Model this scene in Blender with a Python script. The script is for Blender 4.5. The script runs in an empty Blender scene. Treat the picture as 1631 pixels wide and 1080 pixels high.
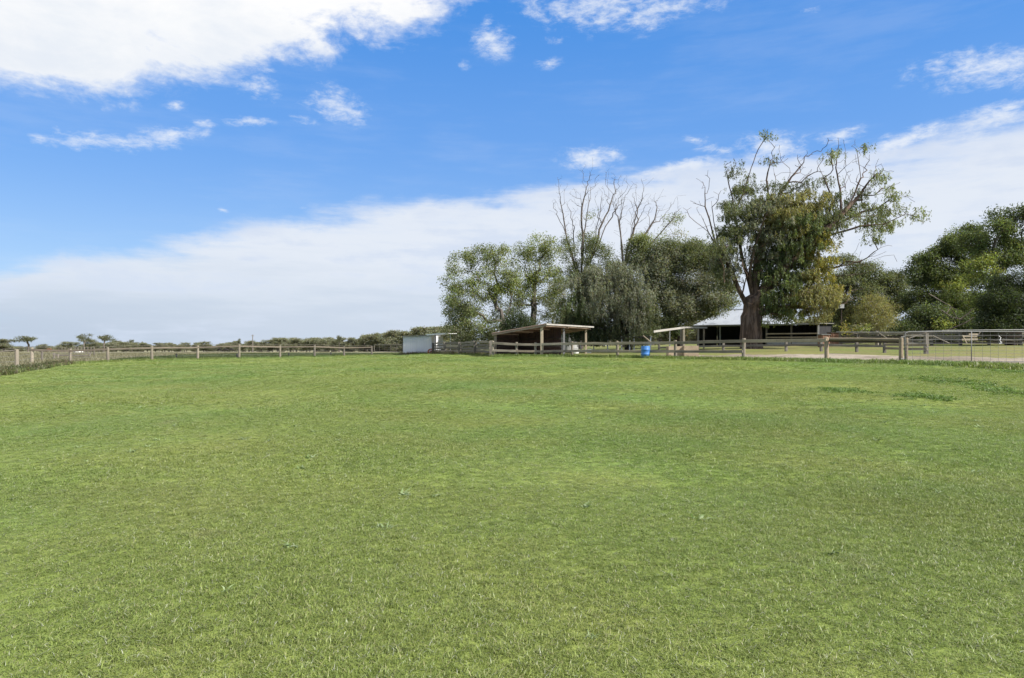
import bpy, bmesh, math, random
import numpy as np
from mathutils import Vector
random.seed(7)
RNG = np.random.default_rng(11)
scene = bpy.context.scene
COL = scene.collection

# ------------------------------------------------------------------ camera, sky, sun, exposure
F, CX, HY, H = 1088.0, 815.5, 550.0, 1.3          # focal length in photo pixels, centre column, eye level row, eye height
cam = bpy.data.cameras.new('camera')
cam.sensor_width = 36.0
cam.lens = 36.0 * F / 1631.0
cam.shift_y = 10.0 / 1631.0
cam.clip_start, cam.clip_end = 0.05, 9000
cam_ob = bpy.data.objects.new('camera', cam)
COL.objects.link(cam_ob)
cam_ob.location = (0, 0, H)
cam_ob.rotation_euler = (math.radians(90), 0, 0)
scene.camera = cam_ob

SUN_AZ, SUN_EL = 118.0, 42.0                         # clockwise from the view direction
sun = bpy.data.lights.new('sun', 'SUN')
sun.energy, sun.angle, sun.color = 3.6, math.radians(4.0), (1.0, 0.955, 0.89)
sun_ob = bpy.data.objects.new('sun', sun)
COL.objects.link(sun_ob)
_a, _e = math.radians(SUN_AZ), math.radians(SUN_EL)
to_sun = Vector((math.cos(_e) * math.sin(_a), math.cos(_e) * math.cos(_a), math.sin(_e)))
sun_ob.rotation_euler = to_sun.to_track_quat('Z', 'Y').to_euler()
sun_ob.location = (30, -20, 40)

scene.view_settings.view_transform = 'Standard'
scene.view_settings.look = 'None'
scene.view_settings.gamma = 1.0
scene.view_settings.exposure = 1.38
scene.view_settings.use_curve_mapping = False

world = bpy.data.worlds.new('World')
scene.world = world
world.use_nodes = True


class NT:
    """small helper for writing node trees"""
    def __init__(s, tree):
        s.t = tree
        tree.nodes.clear()

    def n(s, typ, **kw):
        nd = s.t.nodes.new(typ)
        for k, v in kw.items():
            setattr(nd, k, v)
        return nd

    def put(s, sock, v):
        if hasattr(v, 'is_output'):
            s.t.links.new(v, sock)
        elif isinstance(v, (tuple, list)) and len(v) == 3 and sock.type == 'RGBA':
            sock.default_value = (*v, 1)
        else:
            sock.default_value = v

    def m(s, op, a, b=0.0, c=0.0, clamp=False):
        nd = s.n('ShaderNodeMath', operation=op, use_clamp=clamp)
        s.put(nd.inputs[0], a); s.put(nd.inputs[1], b); s.put(nd.inputs[2], c)
        return nd.outputs[0]

    def smooth(s, v, a, b, to0=0.0, to1=1.0):
        nd = s.n('ShaderNodeMapRange', interpolation_type='SMOOTHSTEP')
        s.put(nd.inputs[0], v)
        for i, q in enumerate((a, b, to0, to1)):
            s.put(nd.inputs[i + 1], q)
        return nd.outputs[0]

    def lin(s, v, a, b, to0=0.0, to1=1.0):
        nd = s.n('ShaderNodeMapRange')
        s.put(nd.inputs[0], v)
        for i, q in enumerate((a, b, to0, to1)):
            s.put(nd.inputs[i + 1], q)
        return nd.outputs[0]

    def mix(s, f, a, b, mode='MIX'):
        nd = s.n('ShaderNodeMix', data_type='RGBA', blend_type=mode)
        s.put(nd.inputs[0], f); s.put(nd.inputs[6], a); s.put(nd.inputs[7], b)
        return nd.outputs[2]

    def noise(s, vec, scale, detail=4.0, rough=0.55, lac=2.0, dist=0.0):
        nd = s.n('ShaderNodeTexNoise')
        s.put(nd.inputs['Vector'], vec)
        nd.inputs['Scale'].default_value = scale
        nd.inputs['Detail'].default_value = detail
        nd.inputs['Roughness'].default_value = rough
        nd.inputs['Lacunarity'].default_value = lac
        nd.inputs['Distortion'].default_value = dist
        return nd.outputs[0]

    def vmul(s, vec, xyz):
        nd = s.n('ShaderNodeVectorMath', operation='MULTIPLY')
        s.put(nd.inputs[0], vec); nd.inputs[1].default_value = xyz
        return nd.outputs[0]

    def curve(s, v, pts):
        """piecewise curve through (x, y) with x and y in 0..1"""
        nd = s.n('ShaderNodeFloatCurve')
        s.put(nd.inputs['Value'], v)
        c = nd.mapping.curves[0]
        while len(c.points) < len(pts):
            c.points.new(0.5, 0.5)
        for p, q in zip(c.points, pts):
            p.location = q
            p.handle_type = 'AUTO'
        nd.mapping.update()
        return nd.outputs[0]


def azel(px, py):
    u, v = (px - CX) / F, (HY - py) / F
    az = math.atan(u)
    return az, math.atan(v * math.cos(az))


def build_world():
    w = NT(world.node_tree)
    tc = w.n('ShaderNodeTexCoord').outputs['Generated']
    sep = w.n('ShaderNodeSeparateXYZ'); w.put(sep.inputs[0], tc)
    x, y, z = sep.outputs
    az = w.m('ARCTAN2', x, y)
    el = w.m('ARCSINE', w.m('MINIMUM', w.m('MAXIMUM', z, -1.0), 1.0))
    comb = w.n('ShaderNodeCombineXYZ'); w.put(comb.inputs[0], az); w.put(comb.inputs[1], el)
    ae = comb.outputs[0]
    sky = w.n('ShaderNodeTexSky', sky_type='NISHITA')
    sky.sun_disc = False
    sky.sun_elevation = math.radians(SUN_EL)
    sky.sun_rotation = math.radians(SUN_AZ)
    sky.air_density, sky.dust_density, sky.ozone_density = 1.0, 0.6, 1.6
    hs = w.n('ShaderNodeHueSaturation')
    hs.inputs['Saturation'].default_value = 1.5
    hs.inputs['Value'].default_value = 1.2
    w.put(hs.inputs['Color'], sky.outputs[0])
    # noises live on the direction itself, so they run on round the whole sky
    n_big = w.noise(w.vmul(tc, (1.0, 1.0, 2.6)), 2.6, 9, 0.58)
    n_fine = w.noise(w.vmul(tc, (1.0, 1.0, 2.2)), 9.0, 8, 0.62, dist=0.25)
    n_streak = w.noise(w.vmul(tc, (1.0, 1.0, 7.0)), 4.5, 8, 0.6)
    bigc = w.m('SUBTRACT', n_big, 0.5)
    finec = w.m('SUBTRACT', n_fine, 0.5)
    stc = w.m('SUBTRACT', n_streak, 0.5)
    azn = w.lin(az, -math.pi, math.pi)

    def nodes_pts(lst, lo, hi):
        out = [(0.0, lo[0]), (0.1, lo[1])]
        for px, py in lst:
            a, e = azel(px, py)
            out.append(((a + math.pi) / (2 * math.pi), e))
        return out + [(0.9, hi[0]), (1.0, hi[1])]
    # low bank of cloud: its upper edge as elevation over azimuth
    edge_a = w.curve(azn, nodes_pts([(-250, 470), (0, 425), (200, 392), (420, 352), (620, 318), (850, 300), (1000, 280), (1180, 255), (1400, 225), (1631, 160), (1900, 110)], (0.10, 0.10), (0.35, 0.10)))
    da = w.m('SUBTRACT', edge_a, el)
    da = w.m('ADD', da, w.m('MULTIPLY', bigc, 0.07))
    da = w.m('ADD', da, w.m('MULTIPLY', stc, 0.055))
    da = w.m('ADD', da, w.m('MULTIPLY', finec, 0.055))
    ca = w.smooth(da, -0.008, 0.026)
    ca = w.m('MULTIPLY', ca, w.smooth(w.m('ADD', w.m('ADD', da, w.m('MULTIPLY', stc, 0.22)), w.m('MULTIPLY', bigc, 0.2)), -0.06, 0.05, 0.55, 1.0))
    # high bank upper left: its lower edge
    edge_b = w.curve(azn, nodes_pts([(-500, 150), (-200, 130), (0, 128), (180, 140), (235, 115), (330, 118), (420, 93), (560, 82), (680, 52), (760, 18), (860, -40), (1100, -220), (1631, -700)], (0.5, 0.45), (1.0, 0.5)))
    db = w.m('SUBTRACT', el, edge_b)
    db = w.m('ADD', db, w.m('MULTIPLY', bigc, 0.16))
    db = w.m('ADD', db, w.m('MULTIPLY', finec, 0.15))
    n_det = w.m('SUBTRACT', w.noise(w.vmul(tc, (1.0, 1.0, 1.5)), 30.0, 7, 0.65, dist=0.3), 0.5)
    db = w.m('ADD', db, w.m('MULTIPLY', n_det, 0.05))
    cb = w.m('MULTIPLY', w.smooth(db, -0.012, 0.042), w.smooth(w.m('ADD', w.m('MULTIPLY', db, 2.2), w.m('MULTIPLY', finec, 1.1)), -0.12, 0.14, 0.72, 1.0))
    # small wisps: px, py, rx, ry, tilt, strength
    wisps = [(190, 226, 105, 15, 7, 1.0), (270, 215, 60, 14, 10, 0.9), (325, 196, 22, 7, 4, 0.8), (395, 193, 42, 8, 5, 0.85), (60, 222, 22, 9, 0, 0.6), (90, 208, 10, 9, 30, 0.55),
             (282, 168, 18, 9, 25, 0.7), (420, 140, 48, 24, -8, 0.72), (530, 165, 80, 32, -8, 0.72), (480, 188, 34, 10, -10, 0.7), (420, 112, 30, 12, 0, 0.65), (785, 62, 42, 30, -15, 0.9), (738, 104, 14, 9, 0, 0.6),
             (875, 101, 26, 11, 0, 0.65), (890, 62, 36, 8, 2, 0.6), (930, 12, 130, 36, -4, 0.8), (1060, 12, 110, 32, 6, 0.9), (640, 8, 60, 20, 0, 0.6), (1290, 16, 30, 8, 0, 0.5),
             (1600, 105, 120, 30, -6, 1.0), (940, 252, 62, 22, 2, 0.85), (1110, 224, 40, 12, -14, 0.75), (1238, 233, 66, 26, -6, 1.0), (1335, 217, 44, 13, 7, 1.0), (1440, 222, 75, 15, 9, 1.0), (1580, 190, 70, 20, 10, 0.9),
             (1060, 272, 120, 13, 9, 0.9), (355, 334, 12, 4, -8, 0.5), (485, 331, 18, 4, 4, 0.5), (1150, 240, 60, 9, -12, 0.6)]
    tot = None
    for px, py, rx, ry, tilt, st in wisps:
        a, e = azel(px, py)
        mp = w.n('ShaderNodeMapping', vector_type='TEXTURE')
        w.put(mp.inputs['Vector'], ae)
        mp.inputs['Location'].default_value = (a, e, 0)
        mp.inputs['Rotation'].default_value = (0, 0, math.radians(tilt))
        mp.inputs['Scale'].default_value = (rx / F * 1.25, ry / F * 1.35, 1)
        ln = w.n('ShaderNodeVectorMath', operation='LENGTH')
        w.put(ln.inputs[0], mp.outputs[0])
        g = w.m('MULTIPLY', w.lin(ln.outputs['Value'], 0.0, 1.0, 1.0, 0.0), st)
        tot = g if tot is None else w.m('MAXIMUM', tot, g)
    wn = w.m('ADD', w.m('MULTIPLY', w.m('SUBTRACT', w.noise(w.vmul(tc, (1.0, 1.0, 1.7)), 20.0, 8, 0.66, dist=0.5), 0.5), 2.6), w.m('MULTIPLY', finec, 1.2))
    wst = w.m('MULTIPLY', w.m('SUBTRACT', w.noise(w.vmul(tc, (1.0, 1.0, 2.6)), 52.0, 7, 0.68, dist=0.3), 0.5), 1.3)
    cw = w.m('MULTIPLY', w.smooth(w.m('ADD', w.m('ADD', tot, w.m('MULTIPLY', wn, 0.55)), wst), 0.20, 1.15), w.smooth(tot, 0.0, 0.40))
    # faint veil of thin cloud everywhere
    veil = w.m('MULTIPLY', w.smooth(w.m('ADD', n_streak, bigc), 0.42, 0.8), 0.10)
    # colours (divided by the background strength further on)
    grad = w.mix(w.smooth(el, 0.02, 0.30), (3.3, 4.75, 7.2), (1.45, 3.15, 6.85))
    grad = w.mix(w.smooth(el, 0.24, 0.52), grad, (0.62, 2.35, 6.4))
    base = w.mix(0.80, hs.outputs[0], grad)
    white_lo = w.mix(w.smooth(w.m('ADD', el, w.m('MULTIPLY', stc, 0.20)), 0.0, 0.15), (4.7, 5.3, 6.2), (6.2, 6.55, 7.1))
    side = w.smooth(az, -0.75, -0.2)
    white_lo = w.mix(w.m('MULTIPLY', w.m('SUBTRACT', 1.0, side), w.smooth(el, 0.10, 0.0)), white_lo, (3.9, 4.6, 5.6))
    white_lo = w.mix(w.smooth(w.m('ADD', stc, w.m('MULTIPLY', finec, 0.6)), -0.02, 0.2, 0.0, 0.75), white_lo, (5.1, 5.7, 6.8))
    white_hi = w.mix(w.smooth(w.m('ADD', bigc, w.m('MULTIPLY', finec, 0.5)), -0.10, 0.28), (7.7, 7.7, 7.7), (6.1, 6.5, 7.1))
    c = w.mix(veil, base, (6.3, 6.7, 7.3))
    c = w.mix(w.m('MULTIPLY', cw, 0.82), c, (6.8, 7.1, 7.5))
    c = w.mix(w.m('MULTIPLY', ca, 0.93), c, white_lo)
    c = w.mix(cb, c, white_hi)
    bg = w.n('ShaderNodeBackground')
    w.put(bg.inputs['Color'], c)
    bg.inputs['Strength'].default_value = 0.0505
    out = w.n('ShaderNodeOutputWorld')
    w.t.links.new(bg.outputs[0], out.inputs[0])


build_world()

# ------------------------------------------------------------------ materials
def new_mat(name):
    m = bpy.data.materials.new(name)
    m.use_nodes = True
    return m, NT(m.node_tree)


def finish(m, nt, col, rough=0.8, bump=None, bstr=0.3, bdist=0.02, metal=0.0, spec=0.3):
    b = nt.n('ShaderNodeBsdfPrincipled')
    nt.put(b.inputs['Base Color'], col)
    nt.put(b.inputs['Roughness'], rough)
    b.inputs['Metallic'].default_value = metal
    b.inputs['Specular IOR Level'].default_value = spec
    if bump is not None:
        bp = nt.n('ShaderNodeBump')
        bp.inputs['Strength'].default_value = bstr
        bp.inputs['Distance'].default_value = bdist
        nt.put(bp.inputs['Height'], bump)
        nt.t.links.new(bp.outputs[0], b.inputs['Normal'])
    o = nt.n('ShaderNodeOutputMaterial')
    nt.t.links.new(b.outputs[0], o.inputs[0])
    return m


def obj_coords(nt):
    tc = nt.n('ShaderNodeTexCoord').outputs['Object']
    oi = nt.n('ShaderNodeObjectInfo')
    add = nt.n('ShaderNodeVectorMath', operation='ADD')
    sc = nt.n('ShaderNodeVectorMath', operation='SCALE')
    sc.inputs[0].default_value = (37, 19, 53)
    nt.put(sc.inputs['Scale'], oi.outputs['Random'])
    nt.put(add.inputs[0], tc); nt.put(add.inputs[1], sc.outputs[0])
    return add.outputs[0], oi.outputs['Random']


def wood_mat(name, c1, c2, stain=(0.06, 0.05, 0.035), grain=(1, 1, 1)):
    m, nt = new_mat(name)
    v, r = obj_coords(nt)
    n1 = nt.noise(v, 1.6, 5, 0.6)
    n2 = nt.noise(nt.vmul(v, grain), 14.0, 5, 0.7)
    col = nt.mix(nt.smooth(n1, 0.3, 0.7), c1, c2)
    col = nt.mix(nt.smooth(n2, 0.5, 0.8, 0, 0.65), col, stain)
    k = nt.lin(r, 0, 1, 0.72, 1.2)
    br = nt.n('ShaderNodeVectorMath', operation='SCALE')
    nt.put(br.inputs[0], col); nt.put(br.inputs['Scale'], k)
    return finish(m, nt, br.outputs[0], 0.9, n2, 0.6, 0.01, spec=0.15)


def plain_mat(name, c1, c2, rough=0.6, scale=3.0, metal=0.0, bstr=0.15, spec=0.3, dirt=None):
    m, nt = new_mat(name)
    v, r = obj_coords(nt)
    n1 = nt.noise(v, scale, 6, 0.6)
    col = nt.mix(nt.smooth(n1, 0.35, 0.7), c1, c2)
    if dirt:
        n3 = nt.noise(nt.vmul(v, (3, 3, 0.5)), 2.5, 6, 0.65)
        col = nt.mix(nt.smooth(n3, 0.52, 0.78, 0, 0.6), col, dirt)
    return finish(m, nt, col, rough, n1, bstr, 0.01, metal, spec)


M = {}
M['timber'] = wood_mat('weathered_timber', (0.29, 0.252, 0.195), (0.215, 0.187, 0.145), grain=(0.8, 0.8, 3.0))
M['timber_pale'] = wood_mat('pale_sawn_timber', (0.34, 0.285, 0.205), (0.26, 0.215, 0.155))
M['timber_grey'] = wood_mat('grey_old_timber', (0.20, 0.178, 0.148), (0.135, 0.12, 0.10))
M['timber_rail'] = wood_mat('dark_weathered_rail', (0.15, 0.125, 0.095), (0.11, 0.092, 0.075))
M['timber_log'] = wood_mat('round_log_timber', (0.22, 0.18, 0.125), (0.30, 0.24, 0.165))
M['timber_dark'] = wood_mat('dark_timber', (0.055, 0.045, 0.035), (0.085, 0.065, 0.05))
M['timber_pink'] = wood_mat('pinkish_painted_timber', (0.36, 0.27, 0.215), (0.28, 0.215, 0.17))
M['ply'] = wood_mat('plywood', (0.40, 0.32, 0.22), (0.32, 0.25, 0.17))
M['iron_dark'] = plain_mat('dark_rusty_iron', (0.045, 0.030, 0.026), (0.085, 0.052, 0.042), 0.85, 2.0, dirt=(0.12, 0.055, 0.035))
M['iron_roof'] = plain_mat('brown_roof_iron', (0.16, 0.10, 0.075), (0.22, 0.15, 0.12), 0.7, 2.0)
M['iron_pale'] = plain_mat('pale_roof_iron', (0.38, 0.36, 0.32), (0.29, 0.27, 0.24), 0.6, 1.5, dirt=(0.25, 0.2, 0.15))
M['white_wall'] = plain_mat('white_wall_sheet', (0.70, 0.69, 0.68), (0.63, 0.62, 0.61), 0.6, 0.8, dirt=(0.52, 0.49, 0.45))
M['white_paint'] = plain_mat('white_paint', (0.75, 0.75, 0.73), (0.66, 0.66, 0.64), 0.55, 4.0)
M['roof_white'] = plain_mat('light_zinc_roof', (0.33, 0.355, 0.39), (0.27, 0.295, 0.33), 0.6, 0.8, dirt=(0.22, 0.2, 0.18))
M['galv'] = plain_mat('galvanised_steel', (0.21, 0.21, 0.20), (0.16, 0.16, 0.152), 0.65, 12.0, 0.3)
M['grey_sheet'] = plain_mat('grey_sheet', (0.33, 0.33, 0.32), (0.25, 0.25, 0.24), 0.7, 2.0)
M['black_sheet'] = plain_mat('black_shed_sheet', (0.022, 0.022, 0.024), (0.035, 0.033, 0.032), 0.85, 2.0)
M['blue'] = plain_mat('blue_plastic', (0.045, 0.155, 0.40), (0.055, 0.19, 0.45), 0.42, 3.0, dirt=(0.10, 0.16, 0.30))
M['rust'] = plain_mat('rusty_red_paint', (0.38, 0.085, 0.035), (0.28, 0.10, 0.05), 0.8, 6.0)
M['brown_tin'] = plain_mat('brown_tin', (0.20, 0.105, 0.065), (0.26, 0.15, 0.10), 0.75, 3.0)
M['black'] = plain_mat('black_plastic', (0.02, 0.02, 0.02), (0.03, 0.03, 0.03), 0.6, 5.0)
M['cow_black'] = plain_mat('black_hide', (0.015, 0.013, 0.012), (0.03, 0.025, 0.02), 0.8, 5.0)
M['cow_brown'] = plain_mat('brown_hide', (0.11, 0.045, 0.02), (0.15, 0.06, 0.03), 0.8, 5.0)


def bark_mat(name, c1, c2, dark, scale=5.0, stretch=0.22):
    m, nt = new_mat(name)
    v = nt.n('ShaderNodeTexCoord').outputs['Object']
    n1 = nt.noise(nt.vmul(v, (1, 1, stretch)), scale, 6, 0.65, dist=0.6)
    n2 = nt.noise(v, 1.1, 3)
    col = nt.mix(nt.smooth(n2, 0.35, 0.65), c1, c2)
    col = nt.mix(nt.smooth(n1, 0.42, 0.62, 0.75, 0.0), col, dark)
    return finish(m, nt, col, 0.95, n1, 0.9, 0.06, spec=0.1)


M['bark_red'] = bark_mat('red_brown_fibrous_bark', (0.150, 0.103, 0.078), (0.13, 0.098, 0.08), (0.03, 0.021, 0.017), 5.0, 0.12)
M['bark_grey'] = bark_mat('grey_bark', (0.20, 0.175, 0.15), (0.14, 0.12, 0.10), (0.055, 0.045, 0.04))
M['bark_dead'] = bark_mat('bare_dead_wood', (0.185, 0.157, 0.135), (0.14, 0.118, 0.10), (0.07, 0.056, 0.048))
M['bark_pale'] = bark_mat('pale_smooth_bark', (0.46, 0.42, 0.36), (0.36, 0.32, 0.27), (0.16, 0.13, 0.11))
M['bark_dark'] = bark_mat('dark_bark', (0.075, 0.058, 0.045), (0.10, 0.08, 0.062), (0.025, 0.02, 0.017))


def leaf_material():
    m, nt = new_mat('leaf')
    a = nt.n('ShaderNodeAttribute', attribute_name='leaf_color')
    d = nt.n('ShaderNodeBsdfPrincipled')
    nt.put(d.inputs['Base Color'], a.outputs['Color'])
    d.inputs['Roughness'].default_value = 0.55
    d.inputs['Specular IOR Level'].default_value = 0.25
    t = nt.n('ShaderNodeBsdfTranslucent')
    yel = nt.mix(1.0, a.outputs['Color'], (1.15, 1.1, 0.5), 'MULTIPLY')
    nt.put(t.inputs['Color'], yel)
    mx = nt.n('ShaderNodeMixShader'); mx.inputs[0].default_value = 0.46
    nt.t.links.new(d.outputs[0], mx.inputs[1]); nt.t.links.new(t.outputs[0], mx.inputs[2])
    o = nt.n('ShaderNodeOutputMaterial'); nt.t.links.new(mx.outputs[0], o.inputs[0])
    return m


M['leaf'] = leaf_material()

# lawn colour: shared by the turf under the blades and the blades themselves
def lawn_colour(nt, pos, tint=None):
    big = nt.noise(pos, 0.10, 4, 0.5)
    mid = nt.noise(pos, 0.45, 5, 0.55)
    dry = nt.noise(pos, 0.8, 6, 0.6)
    c = nt.mix(nt.smooth(big, 0.38, 0.64), (0.194, 0.242, 0.058), (0.140, 0.220, 0.050))
    c = nt.mix(nt.smooth(mid, 0.40, 0.68, 0.0, 0.75), c, (0.220, 0.246, 0.066))
    c = nt.mix(nt.smooth(dry, 0.60, 0.76, 0.0, 0.55), c, (0.250, 0.225, 0.115))
    return c


def lawn_turf():
    m, nt = new_mat('lawn_turf')
    pos = nt.n('ShaderNodeNewGeometry').outputs['Position']
    c = lawn_colour(nt, pos)
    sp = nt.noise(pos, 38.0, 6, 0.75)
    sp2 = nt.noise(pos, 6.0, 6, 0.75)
    c = nt.mix(nt.smooth(sp, 0.46, 0.66, 0.0, 0.72), c, (0.060, 0.085, 0.022))  # dark speckle: thatch tone plus shade between blades put into the turf colour
    c = nt.mix(nt.smooth(sp2, 0.5, 0.75, 0.0, 0.5), c, (0.17, 0.16, 0.06))
    return finish(m, nt, c, 0.9, sp, 0.6, 0.03, spec=0.1)


def blade_mat(name, lawnlike=True, c1=(0.3, 0.25, 0.12), c2=(0.2, 0.17, 0.08)):
    m, nt = new_mat(name)
    pos = nt.n('ShaderNodeNewGeometry').outputs['Position']
    t = nt.n('ShaderNodeAttribute', attribute_type='INSTANCER', attribute_name='tint').outputs['Fac']
    ba = nt.n('ShaderNodeAttribute', attribute_name='blade').outputs['Fac']
    if lawnlike:
        c = lawn_colour(nt, pos)
        c = nt.mix(nt.smooth(ba, 0.84, 0.92, 0.0, 0.7), c, (0.29, 0.27, 0.14))
        c = nt.mix(nt.smooth(ba, 0.972, 0.985, 0.0, 0.75), c, (0.42, 0.44, 0.36))
        c = nt.mix(nt.smooth(ba, 0.30, 0.12, 0.0, 0.45), c, (0.07, 0.125, 0.03))
    else:
        c = nt.mix(ba, c1, c2)
    sc = nt.n('ShaderNodeVectorMath', operation='SCALE')
    nt.put(sc.inputs[0], c); nt.put(sc.inputs['Scale'], nt.lin(t, 0, 1, 0.72, 1.3))
    c = sc.outputs[0]
    d = nt.n('ShaderNodeBsdfPrincipled')
    nt.put(d.inputs['Base Color'], c)
    d.inputs['Roughness'].default_value = 0.45
    d.inputs['Specular IOR Level'].default_value = 0.35
    tr = nt.n('ShaderNodeBsdfTranslucent')
    nt.put(tr.inputs['Color'], nt.mix(1.0, c, (1.0, 1.12, 0.7), 'MULTIPLY'))
    mx = nt.n('ShaderNodeMixShader'); mx.inputs[0].default_value = 0.35
    nt.t.links.new(d.outputs[0], mx.inputs[1]); nt.t.links.new(tr.outputs[0], mx.inputs[2])
    o = nt.n('ShaderNodeOutputMaterial'); nt.t.links.new(mx.outputs[0], o.inputs[0])
    return m


def ground_mat(name, c1, c2, c3, s1=0.25, s2=1.6, s3=9.0, bstr=0.5):
    m, nt = new_mat(name)
    pos = nt.n('ShaderNodeNewGeometry').outputs['Position']
    a = nt.noise(pos, s1, 5, 0.55); b = nt.noise(pos, s2, 6, 0.65); d = nt.noise(pos, s3, 5, 0.7)
    c = nt.mix(nt.smooth(a, 0.35, 0.65), c1, c2)
    c = nt.mix(nt.smooth(b, 0.48, 0.72, 0.0, 0.8), c, c3)
    sc = nt.n('ShaderNodeVectorMath', operation='SCALE')
    nt.put(sc.inputs[0], c); nt.put(sc.inputs['Scale'], nt.lin(d, 0.3, 0.7, 0.75, 1.25))
    return finish(m, nt, sc.outputs[0], 0.95, d, bstr, 0.04, spec=0.1)


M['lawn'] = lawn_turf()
M['paddock'] = ground_mat('paddock_green', (0.058, 0.090, 0.028), (0.072, 0.100, 0.032), (0.092, 0.105, 0.042), 0.06, 0.4, 3.0)
M['dry'] = ground_mat('dry_field_grass', (0.225, 0.205, 0.13), (0.175, 0.165, 0.10), (0.12, 0.125, 0.06), 0.02, 0.12, 1.5)
M['dirt'] = ground_mat('sandy_dirt', (0.175, 0.145, 0.11), (0.265, 0.228, 0.18), (0.085, 0.066, 0.05), 0.25, 0.9, 6.0)
M['yard'] = ground_mat('yard_grass', (0.105, 0.130, 0.036), (0.15, 0.145, 0.052), (0.15, 0.11, 0.065), 0.15, 0.7, 6.0)
M['blade'] = blade_mat('lawn_blade')
M['blade_dry'] = blade_mat('dry_blade', False, (0.225, 0.20, 0.13), (0.14, 0.135, 0.08))
M['blade_weed'] = blade_mat('weed_blade', False, (0.100, 0.165, 0.034), (0.125, 0.185, 0.042))
M['blade_dark'] = blade_mat('dark_weed_blade', False, (0.055, 0.080, 0.022), (0.085, 0.095, 0.035))
M['blade_pale'] = blade_mat('pale_weed_blade', False, (0.24, 0.28, 0.16), (0.17, 0.24, 0.085))
M['blade_brown'] = blade_mat('brown_weed_blade', False, (0.12, 0.085, 0.05), (0.085, 0.085, 0.035))

# ------------------------------------------------------------------ terrain
def sstep(a, b, v):
    t = np.clip((v - a) / (b - a), 0, 1)
    return t * t * (3 - 2 * t)


def G(x, y):
    x = np.asarray(x, float); y = np.asarray(y, float)
    yy = np.clip(y, 0, None)
    yf = np.clip(43.3 - 1.2 * x, 25, 45)
    amp = np.interp(x, [0, 12, 28, 60], [0.0, 0.5, 0.86, 1.0])
    t = np.clip(yy / yf, 0, 1)
    zr = 0.64 * (t * t * (3 - 2 * t) * 0.5 + t * 0.5) + amp * (1 - np.exp(-np.clip(yy - yf, 0, None) / 14.0))
    zl = np.interp(yy, [0, 30, 50, 75, 130, 200, 300, 600, 3000], [0, 0.06, 0.14, 0.14, -0.25, -0.82, -1.6, -4.5, -24])
    zl = zl - 0.12 * sstep(-20, -34, x) * sstep(60, 30, yy)
    w = sstep(-18, -1, x)
    far = sstep(90, 300, yy)
    zr = zr * (1 - far) + 0.4 * far
    z = zr * w + zl * (1 - w)
    return z + 0.02 * np.sin(x * 0.7 + 1.3) * np.sin(y * 0.53) + 0.012 * np.sin(x * 1.9 + y * 1.3)


def gz(x, y):
    return float(G(x, y))


def P(px, py, D):
    return Vector(((px - CX) / F * D, D, H - (py - HY) / F * D))


def GP(px, D):
    x = (px - CX) / F * D
    return Vector((x, D, gz(x, D)))


EDGE = [(-60, 18), (-21.2, 28), (-24.3, 35), (-29, 45), (-28.7, 48.5), (-27.4, 52), (-25.8, 56), (-23.6, 59), (-21.4, 63), (-19.4, 67), (-17.5, 71), (-15.4, 75),
        (-10.4, 65.5), (-7.2, 62), (-1.13, 40.7), (1.4, 40.0), (3.44, 39.2), (14.3, 25.1), (15.6, 20.8), (24, 14), (60, 10)]
EU = np.array([a / b for a, b in EDGE]); ED = np.array([1.0 / b for a, b in EDGE])


def lawn_edge(u):
    return 1.0 / np.interp(u, EU, ED)


def region(x, y):
    """0 lawn 1 paddock 2 dry field 3 dirt 4 yard grass"""
    ys = np.maximum(y, 0.01)
    u = x / ys
    e = lawn_edge(np.clip(u, -3.3, 6))
    wob = 0.35 * np.sin(x * 1.7) + 0.25 * np.sin(x * 4.1 + y)
    lawn = (y <= 0.5) | (y < e + wob * 0.6)
    r = np.full(x.shape, 2)
    left = u < -0.118
    far = np.interp(u, [-0.592, -0.53, -0.40, -0.2, -0.1], [52, 70, 118, 175, 260])
    r = np.where(left & (u > -0.594) & (y < far + 5 * np.sin(x * 0.2)), 1, r)
    right = ~left
    dirt = e + np.interp(u, [-0.118, 0.0, 0.1, 0.2, 0.35, 0.6, 0.8, 1.3], [9, 10, 3.0, 3.5, 5.0, 5.5, 8.0, 12])
    r = np.where(right & (y < dirt + wob), 3, r)
    r = np.where(right & (y >= dirt + wob) & (y < 110), 4, r)
    r = np.where(lawn, 0, r)
    return r


# ------------------------------------------------------------------ mesh helpers
def mesh_np(name, v, f, smooth=False):
    """v (n,3), f (m,k) -> mesh"""
    me = bpy.data.meshes.new(name)
    v = np.asarray(v, np.float32); f = np.asarray(f, np.int32)
    k = f.shape[1]
    me.vertices.add(len(v)); me.vertices.foreach_set('co', v.ravel())
    me.loops.add(f.size); me.loops.foreach_set('vertex_index', f.ravel())
    me.polygons.add(len(f))
    me.polygons.foreach_set('loop_start', np.arange(0, f.size, k, dtype=np.int32))
    me.polygons.foreach_set('loop_total', np.full(len(f), k, np.int32))
    if smooth:
        me.polygons.foreach_set('use_smooth', np.ones(len(f), bool))
    me.update(calc_edges=True)
    return me


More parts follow.
